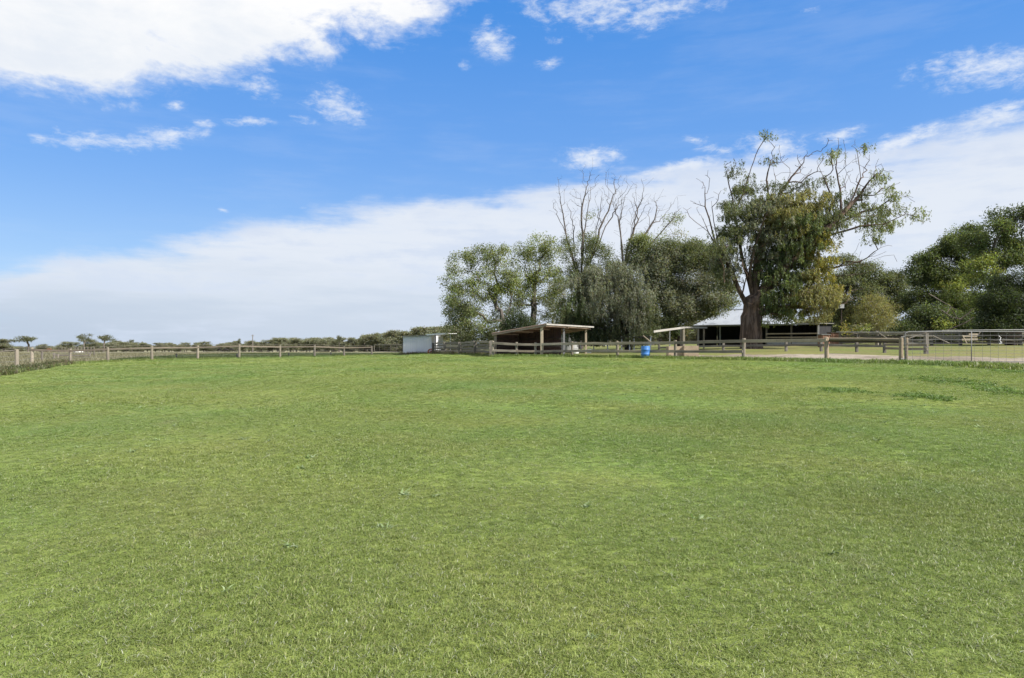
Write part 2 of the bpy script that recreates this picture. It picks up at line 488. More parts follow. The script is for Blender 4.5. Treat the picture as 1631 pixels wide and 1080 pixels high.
class MB:
    """collects shapes in world space and links them as one mesh object"""
    def __init__(s):
        s.v, s.f = [], []

    def ring_loft(s, rings, cap=True):
        b = len(s.v); n = len(rings[0])
        for r in rings:
            s.v.extend([tuple(p) for p in r])
        for i in range(len(rings) - 1):
            for j in range(n):
                a = b + i * n + j; c = b + i * n + (j + 1) % n
                s.f.append((a, c, c + n, a + n))
        if cap:
            s.f.append(tuple(b + j for j in reversed(range(n))))
            s.f.append(tuple(b + (len(rings) - 1) * n + j for j in range(n)))
        return s

    def beam(s, p0, p1, w, h, up=Vector((0, 0, 1)), jit=0.0, seg=1):
        p0, p1 = Vector(p0), Vector(p1)
        d = (p1 - p0).normalized()
        side = d.cross(up)
        if side.length < 1e-4:
            side = d.cross(Vector((0, 1, 0)))
        side.normalize(); u = side.cross(d).normalized()
        rings = []
        for i in range(seg + 1):
            c = p0.lerp(p1, i / seg)
            if jit and 0 < i < seg:
                c = c + side * random.uniform(-jit, jit) + u * random.uniform(-jit, jit)
            hw, hh = w / 2, h / 2
            j = lambda: random.uniform(-jit, jit) * 0.4
            ch = min(hw, hh) * 0.22
            pts = [(-hw + ch, -hh), (hw - ch, -hh), (hw, -hh + ch), (hw, hh - ch), (hw - ch, hh), (-hw + ch, hh), (-hw, hh - ch), (-hw, -hh + ch)]
            rings.append([c + side * (a + j()) + u * (b + j()) for a, b in pts])
        return s.ring_loft(rings)

    def box(s, p0, p1, w, h, up=Vector((0, 0, 1))):
        p0, p1 = Vector(p0), Vector(p1)
        d = (p1 - p0).normalized()
        side = d.cross(up)
        if side.length < 1e-4:
            side = d.cross(Vector((0, 1, 0)))
        side.normalize(); u = side.cross(d).normalized()
        return s.ring_loft([[c + side * a + u * b for a, b in ((-w / 2, -h / 2), (w / 2, -h / 2), (w / 2, h / 2), (-w / 2, h / 2))] for c in (p0, p1)])

    def tube(s, pts, rad, n=8, jit=0.0):
        pts = [Vector(p) for p in pts]
        if not hasattr(rad, '__len__'):
            rad = [rad] * len(pts)
        rings = []
        ref = None
        for i, p in enumerate(pts):
            d = (pts[min(i + 1, len(pts) - 1)] - pts[max(i - 1, 0)]).normalized()
            if ref is None:
                ref = Vector((0, 0, 1)) if abs(d.z) < 0.9 else Vector((1, 0, 0))
            a = d.cross(ref).normalized(); b = a.cross(d).normalized(); ref = b
            rings.append([p + (a * math.cos(t) + b * math.sin(t)) * rad[i] * (1 + random.uniform(-jit, jit)) for t in [2 * math.pi * k / n for k in range(n)]])
        return s.ring_loft(rings)

    def sheet(s, o, du, dv, waves=8, amp=0.012, thick=0.0, normal=None):
        """corrugated sheet: o corner, du along the corrugation run, dv along the ribs"""
        o, du, dv = Vector(o), Vector(du), Vector(dv)
        n = (du.cross(dv)).normalized() if normal is None else Vector(normal)
        k = waves * 2
        b = len(s.v)
        for e in (0, 1):
            for i in range(k + 1):
                s.v.append(tuple(o + du * (i / k) + dv * e + n * (amp if i % 2 else -amp)))
        for i in range(k):
            s.f.append((b + i, b + i + 1, b + k + 2 + i, b + k + 1 + i))
        return s

    def quad(s, a, b, c, d):
        k = len(s.v)
        s.v.extend([tuple(a), tuple(b), tuple(c), tuple(d)])
        s.f.append((k, k + 1, k + 2, k + 3))
        return s

    def build(s, name, mat, parent=None, smooth=False):
        off = Vector((0, 0, 0))
        q = parent
        while q is not None:
            off += q.location
            q = q.parent
        me = bpy.data.meshes.new(name)
        me.from_pydata([(a - off.x, b - off.y, c - off.z) for a, b, c in s.v], [], s.f)
        if smooth:
            me.polygons.foreach_set('use_smooth', np.ones(len(me.polygons), bool))
        me.materials.append(mat)
        me.update()
        o = bpy.data.objects.new(name, me)
        COL.objects.link(o)
        o.parent = parent
        return o


def tag(o, label=None, cat=None, group=None, kind=None):
    if label: o['label'] = label
    if cat: o['category'] = cat
    if group: o['group'] = group
    if kind: o['kind'] = kind
    return o


def thing(name, label, cat, loc, group=None):
    o = bpy.data.objects.new(name, None)
    o.empty_display_size = 0.2
    COL.objects.link(o)
    o.location = loc
    return tag(o, label, cat, group)


def link_mesh(name, me, mat, parent=None):
    me.materials.append(mat)
    o = bpy.data.objects.new(name, me)
    COL.objects.link(o)
    o.parent = parent
    return o


# ------------------------------------------------------------------ ground sheets
def axis(lo, hi, step, far, g=1.12):
    a = list(np.arange(lo, hi + 1e-6, step))
    s = step; v = hi
    while v < far:
        s *= g; v += s; a.append(v)
    s = step; v = lo; left = []
    while v > -far:
        s *= g; v -= s; left.append(v)
    return np.array(left[::-1] + a)


def build_ground():
    xs = axis(-36, 36, 0.35, 3500, 1.09)
    ys = axis(-6, 76, 0.3, 4500, 1.07)
    ys = ys[ys > -400]
    X, Y = np.meshgrid(xs, ys)
    Z = G(X, Y)
    V = np.stack([X, Y, Z], -1).reshape(-1, 3)
    nx, ny = len(xs), len(ys)
    i, j = np.meshgrid(np.arange(nx - 1), np.arange(ny - 1))
    a = (j * nx + i).ravel()
    Fq = np.stack([a, a + 1, a + 1 + nx, a + nx], -1)
    cx = (X[:-1, :-1] + X[1:, 1:]).ravel() / 2; cy = (Y[:-1, :-1] + Y[1:, 1:]).ravel() / 2
    R = region(cx, cy)
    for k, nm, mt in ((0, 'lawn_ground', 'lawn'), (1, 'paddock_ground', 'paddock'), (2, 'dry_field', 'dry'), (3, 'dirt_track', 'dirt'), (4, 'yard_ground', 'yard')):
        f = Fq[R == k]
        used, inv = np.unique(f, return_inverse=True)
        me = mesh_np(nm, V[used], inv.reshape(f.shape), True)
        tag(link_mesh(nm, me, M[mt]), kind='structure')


build_ground()

# ------------------------------------------------------------------ grass blades (instanced tufts)
PROTO = bpy.data.collections.new('tuft_prototypes')


def tuft(name, mat, nb, spread, hmin, hmax, width, lean, seed):
    r = np.random.default_rng(seed)
    V, Fc, B = [], [], []
    for i in range(nb):
        a = r.uniform(0, 2 * math.pi); d = spread * math.sqrt(r.uniform())
        bx, by = d * math.cos(a), d * math.sin(a)
        t = r.uniform(0, 2 * math.pi); h = r.uniform(hmin, hmax); ln = lean * r.uniform(0.4, 1.2) * h
        w = width * r.uniform(0.7, 1.3); dx, dy = math.cos(t), math.sin(t)
        tw = r.uniform(0, math.pi); sx, sy = -math.sin(t + tw * 0.3) * w / 2, math.cos(t + tw * 0.3) * w / 2
        k = len(V)
        pts = [(0, 0), (ln * 0.35, h * 0.62), (ln * 1.0, h * r.uniform(0.7, 1.0))]
        bv = r.uniform()
        for q, (o, z) in enumerate(pts):
            s = (0.75, 1.0, 0.12)[q]
            V.append((bx + dx * o - sx * s, by + dy * o - sy * s, z)); V.append((bx + dx * o + sx * s, by + dy * o + sy * s, z))
            B += [bv, bv]
        Fc += [(k, k + 1, k + 3, k + 2), (k + 2, k + 3, k + 5, k + 4)]
    me = mesh_np(name, V, Fc)
    at = me.attributes.new('blade', 'FLOAT', 'POINT'); at.data.foreach_set('value', np.array(B, np.float32))
    me.materials.append(mat)
    o = bpy.data.objects.new(name, me)
    return o


def scatter(name, label, pts, scl, tint, protos, cat, zscl=None):
    """grass as one object: points that carry tufts through geometry nodes"""
    coll = bpy.data.collections.new(name + '_tufts')
    for p in protos:
        coll.objects.link(p)
    n = len(pts)
    me = bpy.data.meshes.new(name)
    me.vertices.add(n); me.vertices.foreach_set('co', np.asarray(pts, np.float32).ravel())
    a = me.attributes.new('scl', 'FLOAT_VECTOR', 'POINT')
    sv = np.stack([scl, scl, scl if zscl is None else zscl], -1)
    a.data.foreach_set('vector', sv.astype(np.float32).ravel())
    a = me.attributes.new('rotv', 'FLOAT_VECTOR', 'POINT')
    rv = np.stack([RNG.normal(0, 0.12, n), RNG.normal(0, 0.12, n), RNG.uniform(0, 6.283, n)], -1)
    a.data.foreach_set('vector', rv.astype(np.float32).ravel())
    a = me.attributes.new('tint', 'FLOAT', 'POINT'); a.data.foreach_set('value', np.asarray(tint, np.float32))
    o = bpy.data.objects.new(name, me); COL.objects.link(o)
    tag(o, label, cat, kind='stuff')
    ng = bpy.data.node_groups.new(name + '_nodes', 'GeometryNodeTree')
    ng.interface.new_socket('Geometry', in_out='INPUT', socket_type='NodeSocketGeometry')
    ng.interface.new_socket('Geometry', in_out='OUTPUT', socket_type='NodeSocketGeometry')
    gi = ng.nodes.new('NodeGroupInput'); go = ng.nodes.new('NodeGroupOutput')
    ci = ng.nodes.new('GeometryNodeCollectionInfo'); ci.inputs['Collection'].default_value = coll
    ci.inputs['Separate Children'].default_value = True; ci.inputs['Reset Children'].default_value = True
    ip = ng.nodes.new('GeometryNodeInstanceOnPoints'); ip.inputs['Pick Instance'].default_value = True
    L = ng.links.new
    def named(nm, typ):
        nd = ng.nodes.new('GeometryNodeInputNamedAttribute'); nd.data_type = typ; nd.inputs['Name'].default_value = nm
        return nd.outputs['Attribute']
    rt = ng.nodes.new('FunctionNodeEulerToRotation')
    L(named('rotv', 'FLOAT_VECTOR'), rt.inputs[0])
    L(gi.outputs[0], ip.inputs['Points']); L(ci.outputs[0], ip.inputs['Instance'])
    L(rt.outputs[0], ip.inputs['Rotation']); L(named('scl', 'FLOAT_VECTOR'), ip.inputs['Scale'])
    L(ip.outputs[0], go.inputs[0])
    md = o.modifiers.new('tufts', 'NODES'); md.node_group = ng
    return o


def sample_wedge(n, y0, y1, slope=0.88, margin=2.0):
    """points uniform in area over the ground the camera (and a step beside it) can see"""
    y = np.sqrt(RNG.uniform(y0 * y0, y1 * y1, n))
    x = RNG.uniform(-1, 1, n) * (slope * y + margin)
    return x, y


def build_grass():
    px, py, sc = [], [], []
    for y0, y1, dens, s in ((1.2, 6, 2300, 0.40), (6, 12, 1150, 0.48), (12, 22, 400, 0.68), (22, 42, 95, 1.1), (42, 76, 16, 2.0)):
        area = 0.88 * (y1 * y1 - y0 * y0) + 4 * (y1 - y0)
        n = int(area * dens)
        x, y = sample_wedge(n, y0, y1)
        k = region(x, y) == 0
        px.append(x[k]); py.append(y[k]); sc.append(np.full(k.sum(), s) * RNG.uniform(0.7, 1.3, k.sum()))
    x = np.concatenate(px); y = np.concatenate(py); s = np.concatenate(sc)
    tint = np.clip(RNG.normal(0.5, 0.22, len(x)), 0, 1)
    zs = s * np.where(y > 12, 0.8, 1.0) * RNG.uniform(0.7, 1.25, len(x))
    # patchy height: low worn and lush areas
    zs *= 0.8 + 0.35 * np.sin(x * 0.9 + 2 * np.sin(y * 0.4)) * np.sin(y * 0.7 + 1.3 * np.sin(x * 0.5))
    protos = [tuft('grass_tuft', M['blade'], 28, 0.10, 0.016, 0.044, 0.0062, 1.9, 10 + i) for i in range(11)]
    protos.append(tuft('grass_tuft', M['blade'], 9, 0.05, 0.03, 0.065, 0.0085, 1.4, 31))
    scatter('lawn_grass', 'short mown green grass covering the whole foreground', np.stack([x, y, G(x, y) - 0.004], -1), s, tint, protos, 'grass', zs)
    # taller fringe along the lawn's far edge and under the fences
    u = RNG.uniform(-0.80, 0.80, 9000)
    d = lawn_edge(u) + RNG.normal(0, 0.28, len(u))
    x, y = u * d, d
    fr = [tuft('fringe_tuft', M['blade'], 18, 0.12, 0.06, 0.16, 0.011, 0.6, 50 + i) for i in range(3)]
    scatter('fence_grass', 'longer green grass fringe along the far fences', np.stack([x, y, G(x, y) - 0.01], -1), RNG.uniform(0.7, 1.5, len(x)), RNG.uniform(0, 0.8, len(x)), fr, 'grass')
    # flat grey green weeds dotted through the near turf
    n = 420
    x, y = sample_wedge(n, 2.2, 20)
    k = (region(x, y) == 0) & (np.sin(x * 0.8 + 1.0) * np.sin(y * 0.55) > -0.25)
    x, y = x[k], y[k]
    rw = [tuft('rosette', M['blade_pale'], 11, 0.035, 0.012, 0.040, 0.014, 2.2, 95 + i) for i in range(3)]
    scatter('lawn_weeds', 'small pale grey green weeds dotted through the near lawn', np.stack([x, y, G(x, y)], -1), RNG.uniform(0.6, 1.3, len(x)), RNG.uniform(0, 1, len(x)), rw, 'weeds')
    # dark green clover patches near the gate
    xs, ys = [], []
    for ppx, ppy, rx, ry in ((1500, 603, 35, 3.2), (1535, 611, 28, 3.5), (1600, 623, 26, 3.5), (1625, 600, 20, 3), (1470, 632, 30, 2.5), (1340, 622, 22, 2), (1600, 590, 40, 2)):
        D = (H - 0.45) * F / (ppy - HY)
        for _ in range(6):
            D = (H - gz((ppx - CX) / F * D, D)) * F / (ppy - HY)
        n = 95
        xs.append((ppx - CX) / F * D + RNG.normal(0, rx / F * D * 0.7, n)); ys.append(D + RNG.normal(0, ry / (ppy - HY) * D * 0.75, n))
    x, y = np.concatenate(xs), np.concatenate(ys)
    wd = [tuft('clover_tuft', M['blade_weed'], 22, 0.10, 0.03, 0.09, 0.02, 0.9, 60 + i) for i in range(3)]
    scatter('clover', 'dark green clover patches in the lawn near the gate', np.stack([x, y, G(x, y) - 0.005], -1), RNG.uniform(0.8, 1.4, len(x)), RNG.uniform(0, 1, len(x)), wd, 'clover', RNG.uniform(0.35, 0.7, len(x)))
    # dry field grass on the left, beyond the fence
    n = 26000
    y = RNG.uniform(30, 170, n); u = RNG.uniform(-0.85, -0.1, n); x = u * y
    k = (region(x, y) == 2)
    x, y = x[k], y[k]
    dr = [tuft('dry_tuft', M['blade_dry'], 16, 0.25, 0.05, 0.17, 0.02, 0.7, 70 + i) for i in range(3)]
    scatter('dry_grass', 'long dry straw coloured grass beyond the left fence', np.stack([x, y, G(x, y) - 0.01], -1), RNG.uniform(0.7, 1.6, len(x)), RNG.uniform(0, 1, len(x)), dr, 'grass')
    # paddock grass beyond the fence
    n = 30000
    y = RNG.uniform(48, 150, n); u = RNG.uniform(-0.6, -0.1, n); x = u * y
    k = (region(x, y) == 1)
    x, y = x[k], y[k]
    pg = [tuft('paddock_tuft', M['blade_dark'], 16, 0.25, 0.04, 0.14, 0.02, 0.8, 75 + i) for i in range(2)]
    scatter('paddock_grass', 'darker green grass in the paddock beyond the fence', np.stack([x, y, G(x, y) - 0.01], -1), RNG.uniform(0.7, 1.4, len(x)), RNG.uniform(0, 1, len(x)), pg, 'grass')
    # brown and dark weeds under the left corner of the fence
    n = 2600
    u = RNG.uniform(-0.86, -0.645, n)
    y = lawn_edge(u) + np.abs(RNG.normal(0, 3.2, n)) - 0.5; x = u * y
    wb = [tuft('weed_tuft', M['blade_brown'], 20, 0.2, 0.05, 0.20, 0.018, 0.6, 80 + i) for i in range(2)] + [tuft('weed_tuft', M['blade_dark'], 20, 0.22, 0.05, 0.18, 0.02, 0.7, 84 + i) for i in range(3)]
    scatter('fence_weeds', 'brown and dark green weeds under the left fence corner', np.stack([x, y, G(x, y) - 0.01], -1), RNG.uniform(0.7, 1.6, n), RNG.uniform(0, 1, n), wb, 'weeds')
    # weeds along the white shed and the grey board fence
    n = 500
    t = RNG.uniform(0, 1, n)
    x = -10.6 + 9.3 * t; y = np.where(x < -7.2, 64.6, 61.6 - 20.6 * (x + 7.2) / 6.1) + RNG.normal(0, 0.3, n)
    w2 = [tuft('weed_tuft', M['blade_brown'], 16, 0.15, 0.08, 0.4, 0.016, 0.4, 90), tuft('weed_tuft', M['blade_dry'], 16, 0.15, 0.08, 0.35, 0.016, 0.4, 91)]
    scatter('shed_weeds', 'straggly brown weeds along the white shed and board fence', np.stack([x, y, G(x, y) - 0.01], -1), RNG.uniform(0.5, 1.2, n), RNG.uniform(0, 1, n), w2, 'weeds')


build_grass()

# ------------------------------------------------------------------ fences
def post(parent, base, top, w=0.14, mat='timber', rnd=True, name='post', lean=0.02):
    base = Vector(base)
    t = Vector((base.x + random.uniform(-lean, lean), base.y + random.uniform(-lean, lean), top))
    b = MB()
    lo = base - Vector((0, 0, 0.15))
    if rnd:
        b.tube([lo, lo.lerp(t, 0.5), t - Vector((0, 0, 0.015)), t], [w * 0.53, w * 0.5, w * 0.48, w * 0.38], 9, 0.05)
    else:
        b.beam(lo, t, w, w, Vector((0, 1, 0)), 0.006, 3)
    return b.build(name, M[mat], parent, smooth=False)


def rail(parent, p0, p1, w=0.045, h=0.13, mat='timber', name='rail', jit=0.012):
    return MB().beam(p0, p1, w, h, jit=jit, seg=4).build(name, M[mat], parent)


def wire(parent, pts, r=0.004, mat='galv', name='wire'):
    return MB().tube(pts, r, 4).build(name, M[mat], parent)


# near right post and rail fence
RF = [(785.5, 40.7, 543, 1), (823, 40.35, 545, 1), (853, 40.15, 545.5, 1), (911, 39.2, 543.8, 1), (984, 36.5, 543.2, 1), (1076, 33.7, 541.8, 1), (1184, 30.8, 538.8, 1), (1317, 27.9, 537.0, 1)]
fence = thing('post_and_rail_fence', 'weathered two-rail timber fence between the lawn and the dirt track', 'fence', GP(1076, 33.7))
tops = []
for px, D, yt, _ in RF:
    b = GP(px, D)
    zt = H - (yt - HY) / F * D
    last = px == 1317
    post(fence, b, zt, 0.17 if last else (0.16 if px > 1100 else 0.15), 'timber_log' if last else 'timber', True, lean=0.03)
    tops.append((b, zt))
for i in range(len(tops) - 1):
    (b0, t0), (b1, t1) = tops[i], tops[i + 1]
    off = Vector((-0.06, -0.085, 0))
    a, c = Vector((b0.x, b0.y, t0 - 0.13)) + off, Vector((b1.x, b1.y, t1 - 0.13)) + off
    rail(fence, a, c, 0.05, 0.135, 'timber_pale' if i in (3, 4, 6) else 'timber')
    if i < 6:
        g0, g1 = (b0.z + t0) / 2 - 0.10, (b1.z + t1) / 2 - 0.10
        rail(fence, Vector((b0.x, b0.y, g0)) + off, Vector((b1.x, b1.y, g1)) + off, 0.05, 0.125, 'timber_pale' if i in (1, 4) else 'timber')

# log rail run between that fence and the gate
p1317, p1437 = GP(1319, 27.8), GP(1434.5, 25.55)
lf = thing('log_rail_fence', 'single round log rail fence run beside the mesh gate', 'fence', p1437)
zt0, zt1 = H - (540.2 - HY) / F * 27.8, H - (541.2 - HY) / F * 25.5
MB().tube([Vector((p1317.x + 0.05, p1317.y - 0.05, zt0)), Vector((p1317.x * 0.5 + p1437.x * 0.5, p1317.y * 0.5 + p1437.y * 0.5, zt0 * 0.5 + zt1 * 0.5 + 0.01)), Vector((p1437.x, p1437.y, zt1))], [0.062, 0.058, 0.055], 9, 0.04).build('log_rail', M['timber_log'], lf)
MB().tube([Vector((p1317.x + 0.05, p1317.y + 0.09, zt0 - 0.06)), Vector((p1437.x, p1437.y + 0.09, zt1 - 0.09))], [0.045, 0.04], 8, 0.04).build('log_rail', M['timber_dark'], lf)
post(lf, p1437, H - (538 - HY) / F * 25.5, 0.15, 'timber_log')
gp = GP(1443, 25.3)
post(lf, gp, H - (538 - HY) / F * 25.4, 0.12, 'timber_log')
for z in (0.35, 0.62):
    wire(lf, [Vector((p1317.x, p1317.y - 0.09, p1317.z + z)), Vector((p1437.x, p1437.y - 0.09, p1437.z + z))])

# mesh farm gate
gate = thing('mesh_gate', 'galvanised tubular farm gate with wire mesh at the right edge', 'gate', GP(1440, 25.1))
gA, gB = Vector(((1440 - CX) / F * 25.1, 25.05, 0)), Vector(((1652 - CX) / F * 24.7, 24.65, 0))
def gpt(t, z):
    return Vector((gA.x + (gB.x - gA.x) * t, gA.y + (gB.y - gA.y) * t, z))
GB, GT = H - (576.0 - HY) / F * 25.0, H - (528.2 - HY) / F * 25.0
cr = 0.018
MB().tube([gpt(0, GB), gpt(0, GT - 0.12), gpt(0.006, GT - 0.05), gpt(0.025, GT - 0.008), gpt(0.045, GT), gpt(0.96, GT), gpt(0.985, GT - 0.02), gpt(1, GT - 0.12), gpt(1, GB), gpt(0.0, GB)], 0.017, 8).build('gate_frame', M['galv'], gate, True)
gate_frame = gate.children[0]
MB().tube([gpt(0.503, GB), gpt(0.503, GT)], 0.017, 8).build('centre_stile', M['galv'], gate, True)
k = 0
for i in range(1, 17):
    t = i / 17.0
    if abs(t - 0.503) < 0.015: continue
    MB().tube([gpt(t, GB) + Vector((0, 0.012, 0)), gpt(t, GT) + Vector((0, 0.012, 0))], 0.0045, 4).build('mesh_wire', M['galv'], gate)
zz = GB
for dz in (0.10, 0.20, 0.31, 0.42, 0.54, 0.67, 0.81, 0.96):
    MB().tube([gpt(0, GB + dz), gpt(1, GB + dz)], 0.0045, 4).build('mesh_wire', M['galv'], gate)
MB().tube([gpt(-0.004, GB + 0.1), gpt(-0.03, GB + 0.1)], 0.02, 6).build('hinge', M['galv'], gate_frame)
MB().tube([gpt(-0.004, GT - 0.2), gpt(-0.03, GT - 0.2)], 0.02, 6).build('hinge', M['galv'], gate_frame)

# far left fence
LF = [(-70, 34, 562), (27, 38.5, 556.5), (51, 46, 553.5), (112, 46.5, 555.5), (172, 48.5, 553), (242, 52, 551.2), (315, 56, 550.6), (381, 59, 548.6), (446, 63, 550.2), (501, 67, 549.6), (548, 71, 551.8), (592, 75, 551.0)]
lfence = thing('post_and_rail_fence', 'long far timber fence with one top rail across the left of the lawn', 'fence', GP(315, 56))
pts = []
for i, (px, D, yt) in enumerate(LF):
    b = GP(px, D)
    zt = H - (yt - HY) / F * D
    small = px in (112,)
    post(lfence, b, zt, 0.20 if not small else 0.14, 'timber' if px < 480 else 'timber_grey')
    pts.append((b, zt))
for i in range(1, len(pts) - 1):
    if i in (1,):
        continue
    (b0, t0), (b1, t1) = pts[i], pts[i + 1]
    rail(lfence, Vector((b0.x, b0.y - 0.10, t0 - 0.15)), Vector((b1.x, b1.y - 0.10, t1 - 0.15)), 0.06, 0.125, 'timber_rail')
for z in (0.05,):
    wire(lfence, [Vector((b.x, b.y - 0.06, t + z)) for b, t in pts], 0.012, 'timber_grey', 'top_wire')
for z in (0.35, 0.65):
    wire(lfence, [Vector((b.x, b.y - 0.11, b.z + z)) for b, t in pts], 0.006)
b0, t0 = pts[1]
wire(lfence, [Vector((b0.x, b0.y - 0.05, t0 - 0.05)), Vector((pts[0][0].x, pts[0][0].y, pts[0][1] - 0.1))], 0.03, 'timber_grey', 'brace_rail')

# side fence running away across the dry field
sf = thing('field_fence', 'old fence with low rail running away across the dry field', 'fence', GP(67, 52))
sp = []
for px, D, yt in ((67, 52, 557), (86, 55, 562), (92, 57, 564), (143, 66, 561.5)):
    b = GP(px, D); zt = H - (yt - HY) / F * D
    post(sf, b, zt, 0.16, 'timber_grey'); sp.append((b, zt))
rail(sf, Vector((sp[2][0].x, sp[2][0].y - .1, sp[2][1] - 0.1)), Vector((sp[3][0].x, sp[3][0].y - .1, sp[3][1] - 0.3)), 0.06, 0.13, 'timber_grey')
rail(sf, Vector((sp[1][0].x, sp[1][0].y - .1, sp[1][1] - 0.1)), Vector((sp[2][0].x, sp[2][0].y - .1, sp[2][1] - 0.1)), 0.06, 0.13, 'timber_grey')
for k in range(15):
    px = 150 - 72 * k / 14 if k < 12 else 152 + (k - 11) * 6
    D = 72 + 5.0 * k
    b = GP(px, D)
    post(sf, b, b.z + 1.0, 0.12, 'timber_grey')

# short dark stub posts in the paddock
for i, (px, D, h) in enumerate(((281, 62, 0.45), (377.5, 61, 0.42), (460, 72, 0.42), (527, 78, 0.42))):
    b = GP(px, D)
    o = MB().tube([b - Vector((0, 0, .1)), b + Vector((0, 0, h - 0.06)), b + Vector((0, 0, h))], [0.075, 0.07, 0.04], 8, 0.05).build('stub_post', M['black'])
    tag(o, ('short dark stub post beyond the left fence, nearest the field corner', 'short dark stub post just left of the second fence post from the utility pole',
            'short stub post beyond the fence below the low grey treeline', 'short stub post beyond the fence nearest the white shed')[i], 'post', 'stub posts in the paddock')

# wire mesh gate between the far fence and the white shed
mg = thing('paddock_gate', 'rusty tube and mesh gate between the far fence and the white shed', 'gate', GP(596, 74))
ga, gb = GP(596, 74), GP(641, 67)
zt, zb = H - (549.6 - HY) / F * 72, H - (560 - HY) / F * 72
MB().tube([Vector((ga.x, ga.y, zb)), Vector((ga.x, ga.y, zt)), Vector((gb.x, gb.y, zt)), Vector((gb.x, gb.y, zb)), Vector((ga.x, ga.y, zb))], 0.035, 6).build('gate_frame', M['timber_grey'], mg)
for t in (0.2, 0.4, 0.6, 0.8):
    q = ga.lerp(gb, t)
    MB().tube([Vector((q.x, q.y, zb)), Vector((q.x, q.y, zt))], 0.012, 4).build('mesh_wire', M['timber_grey'], mg)
for t in (0.33, 0.66):
    z = zb + (zt - zb) * t
    MB().tube([Vector((ga.x, ga.y, z)), Vector((gb.x, gb.y, z))], 0.012, 4).build('mesh_wire', M['timber_grey'], mg)
MB().tube([Vector((ga.x, ga.y, zb)), Vector((ga.lerp(gb, .25).x, ga.lerp(gb, .25).y, zt))], 0.02, 5).build('brace', M['timber_grey'], mg)

# grey board stockyard fence between the white shed and the shelter
bf = thing('board_fence', 'grey rough board fence between the white shed and the timber shelter', 'fence', GP(732, 50.5))
bl = []
for px, D, yt in ((690, 61.8, 546), (709, 56, 545), (732, 50.5, 544.6), (757, 45.6, 543.2), (782, 41.2, 542.3)):
    b = GP(px, D); zt = H - (yt - HY) / F * D
    post(bf, b, zt, 0.2, 'timber_grey', False); bl.append((b, zt))
for i in range(len(bl) - 1):
    (b0, t0), (b1, t1) = bl[i], bl[i + 1]
    for k, fz in enumerate((0.93, 0.72, 0.50, 0.28, 0.08)):
        z0, z1 = b0.z + (t0 - b0.z) * fz + random.uniform(-.04, .04), b1.z + (t1 - b1.z) * fz + random.uniform(-.04, .04)
        rail(bf, Vector((b0.x + .08, b0.y - 0.09, z0)), Vector((b1.x - .08, b1.y - 0.09, z1)), 0.04, random.uniform(0.11, 0.17), random.choice(['timber_grey', 'timber_grey', 'timber']), 'board', 0.02)

# back rail fence behind the dirt track
kf = thing('post_and_rail_fence', 'sparse grey rail fence on the far side of the dirt track', 'fence', GP(1252, 37))
kl = []
for px, D, yt in ((1050, 43.5, 546), (1152, 40.5, 544.5), (1252, 37.5, 545), (1308, 36.2, 544), (1365, 35, 541), (1409, 34, 544), (1475, 32.3, 531)):
    b = GP(px, D); zt = H - (yt - HY) / F * D
    post(kf, b, zt, 0.13 if px < 1470 else 0.17, 'timber_grey', False); kl.append((b, zt))
for i in range(len(kl) - 1):
    (b0, t0), (b1, t1) = kl[i], kl[i + 1]
    for fz in ((0.80, 0.42) if i < 2 else ((0.45,) if i < 5 else (0.55, 0.3))):
        z0, z1 = b0.z + 0.75 * fz, b1.z + 0.75 * fz
        rail(kf, Vector((b0.x, b0.y - 0.09, z0)), Vector((b1.x, b1.y - 0.09, z1)), 0.045, 0.11, 'timber_pale' if i == 5 else 'timber_grey')

# timber stockyard behind the gate
sy = thing('stockyard_fence', 'old grey cattle yard fence of wide rails behind the mesh gate', 'fence', GP(1500, 44))
yl = []
for px, D in ((1338, 47), (1365, 46.5), (1402, 45.6), (1437, 45), (1484, 44.4), (1530, 43.8), (1575, 43.2), (1625, 42.6), (1690, 42)):
    b = GP(px, D); zt = H - (529.5 - HY) / F * D
    post(sy, b, zt, random.uniform(0.14, 0.24), 'timber_grey', random.random() < .5); yl.append((b, zt))
for i in range(len(yl) - 1):
    (b0, t0), (b1, t1) = yl[i], yl[i + 1]
    for fz in (0.04, 0.22, 0.40, 0.58):
        rail(sy, Vector((b0.x, b0.y - 0.12, t0 - fz * 1.15 + random.uniform(-.05, .05))), Vector((b1.x, b1.y - 0.12, t1 - fz * 1.15 + random.uniform(-.05, .05))), 0.06, random.uniform(0.09, 0.16), random.choice(['timber_grey', 'timber_grey', 'timber', 'timber_dark']), jit=0.02)
MB().tube([P(1332, 529, 44), P(1436, 529.3, 42.5), P(1500, 526.5, 41.5), P(1640, 525, 41)], 0.03, 6).build('top_pipe', M['galv'], sy)
for a, b in (((1395, 527, 43.5), (1416, 541, 43.2)), ((1445, 540, 42), (1484, 527, 42)), ((1486, 535, 42), (1512, 547, 42)), ((1552, 540, 41.5), (1562, 528, 41.5))):
    MB().tube([P(*a), P(*b)], 0.035, 6).build('brace', M['timber_grey'], sy)
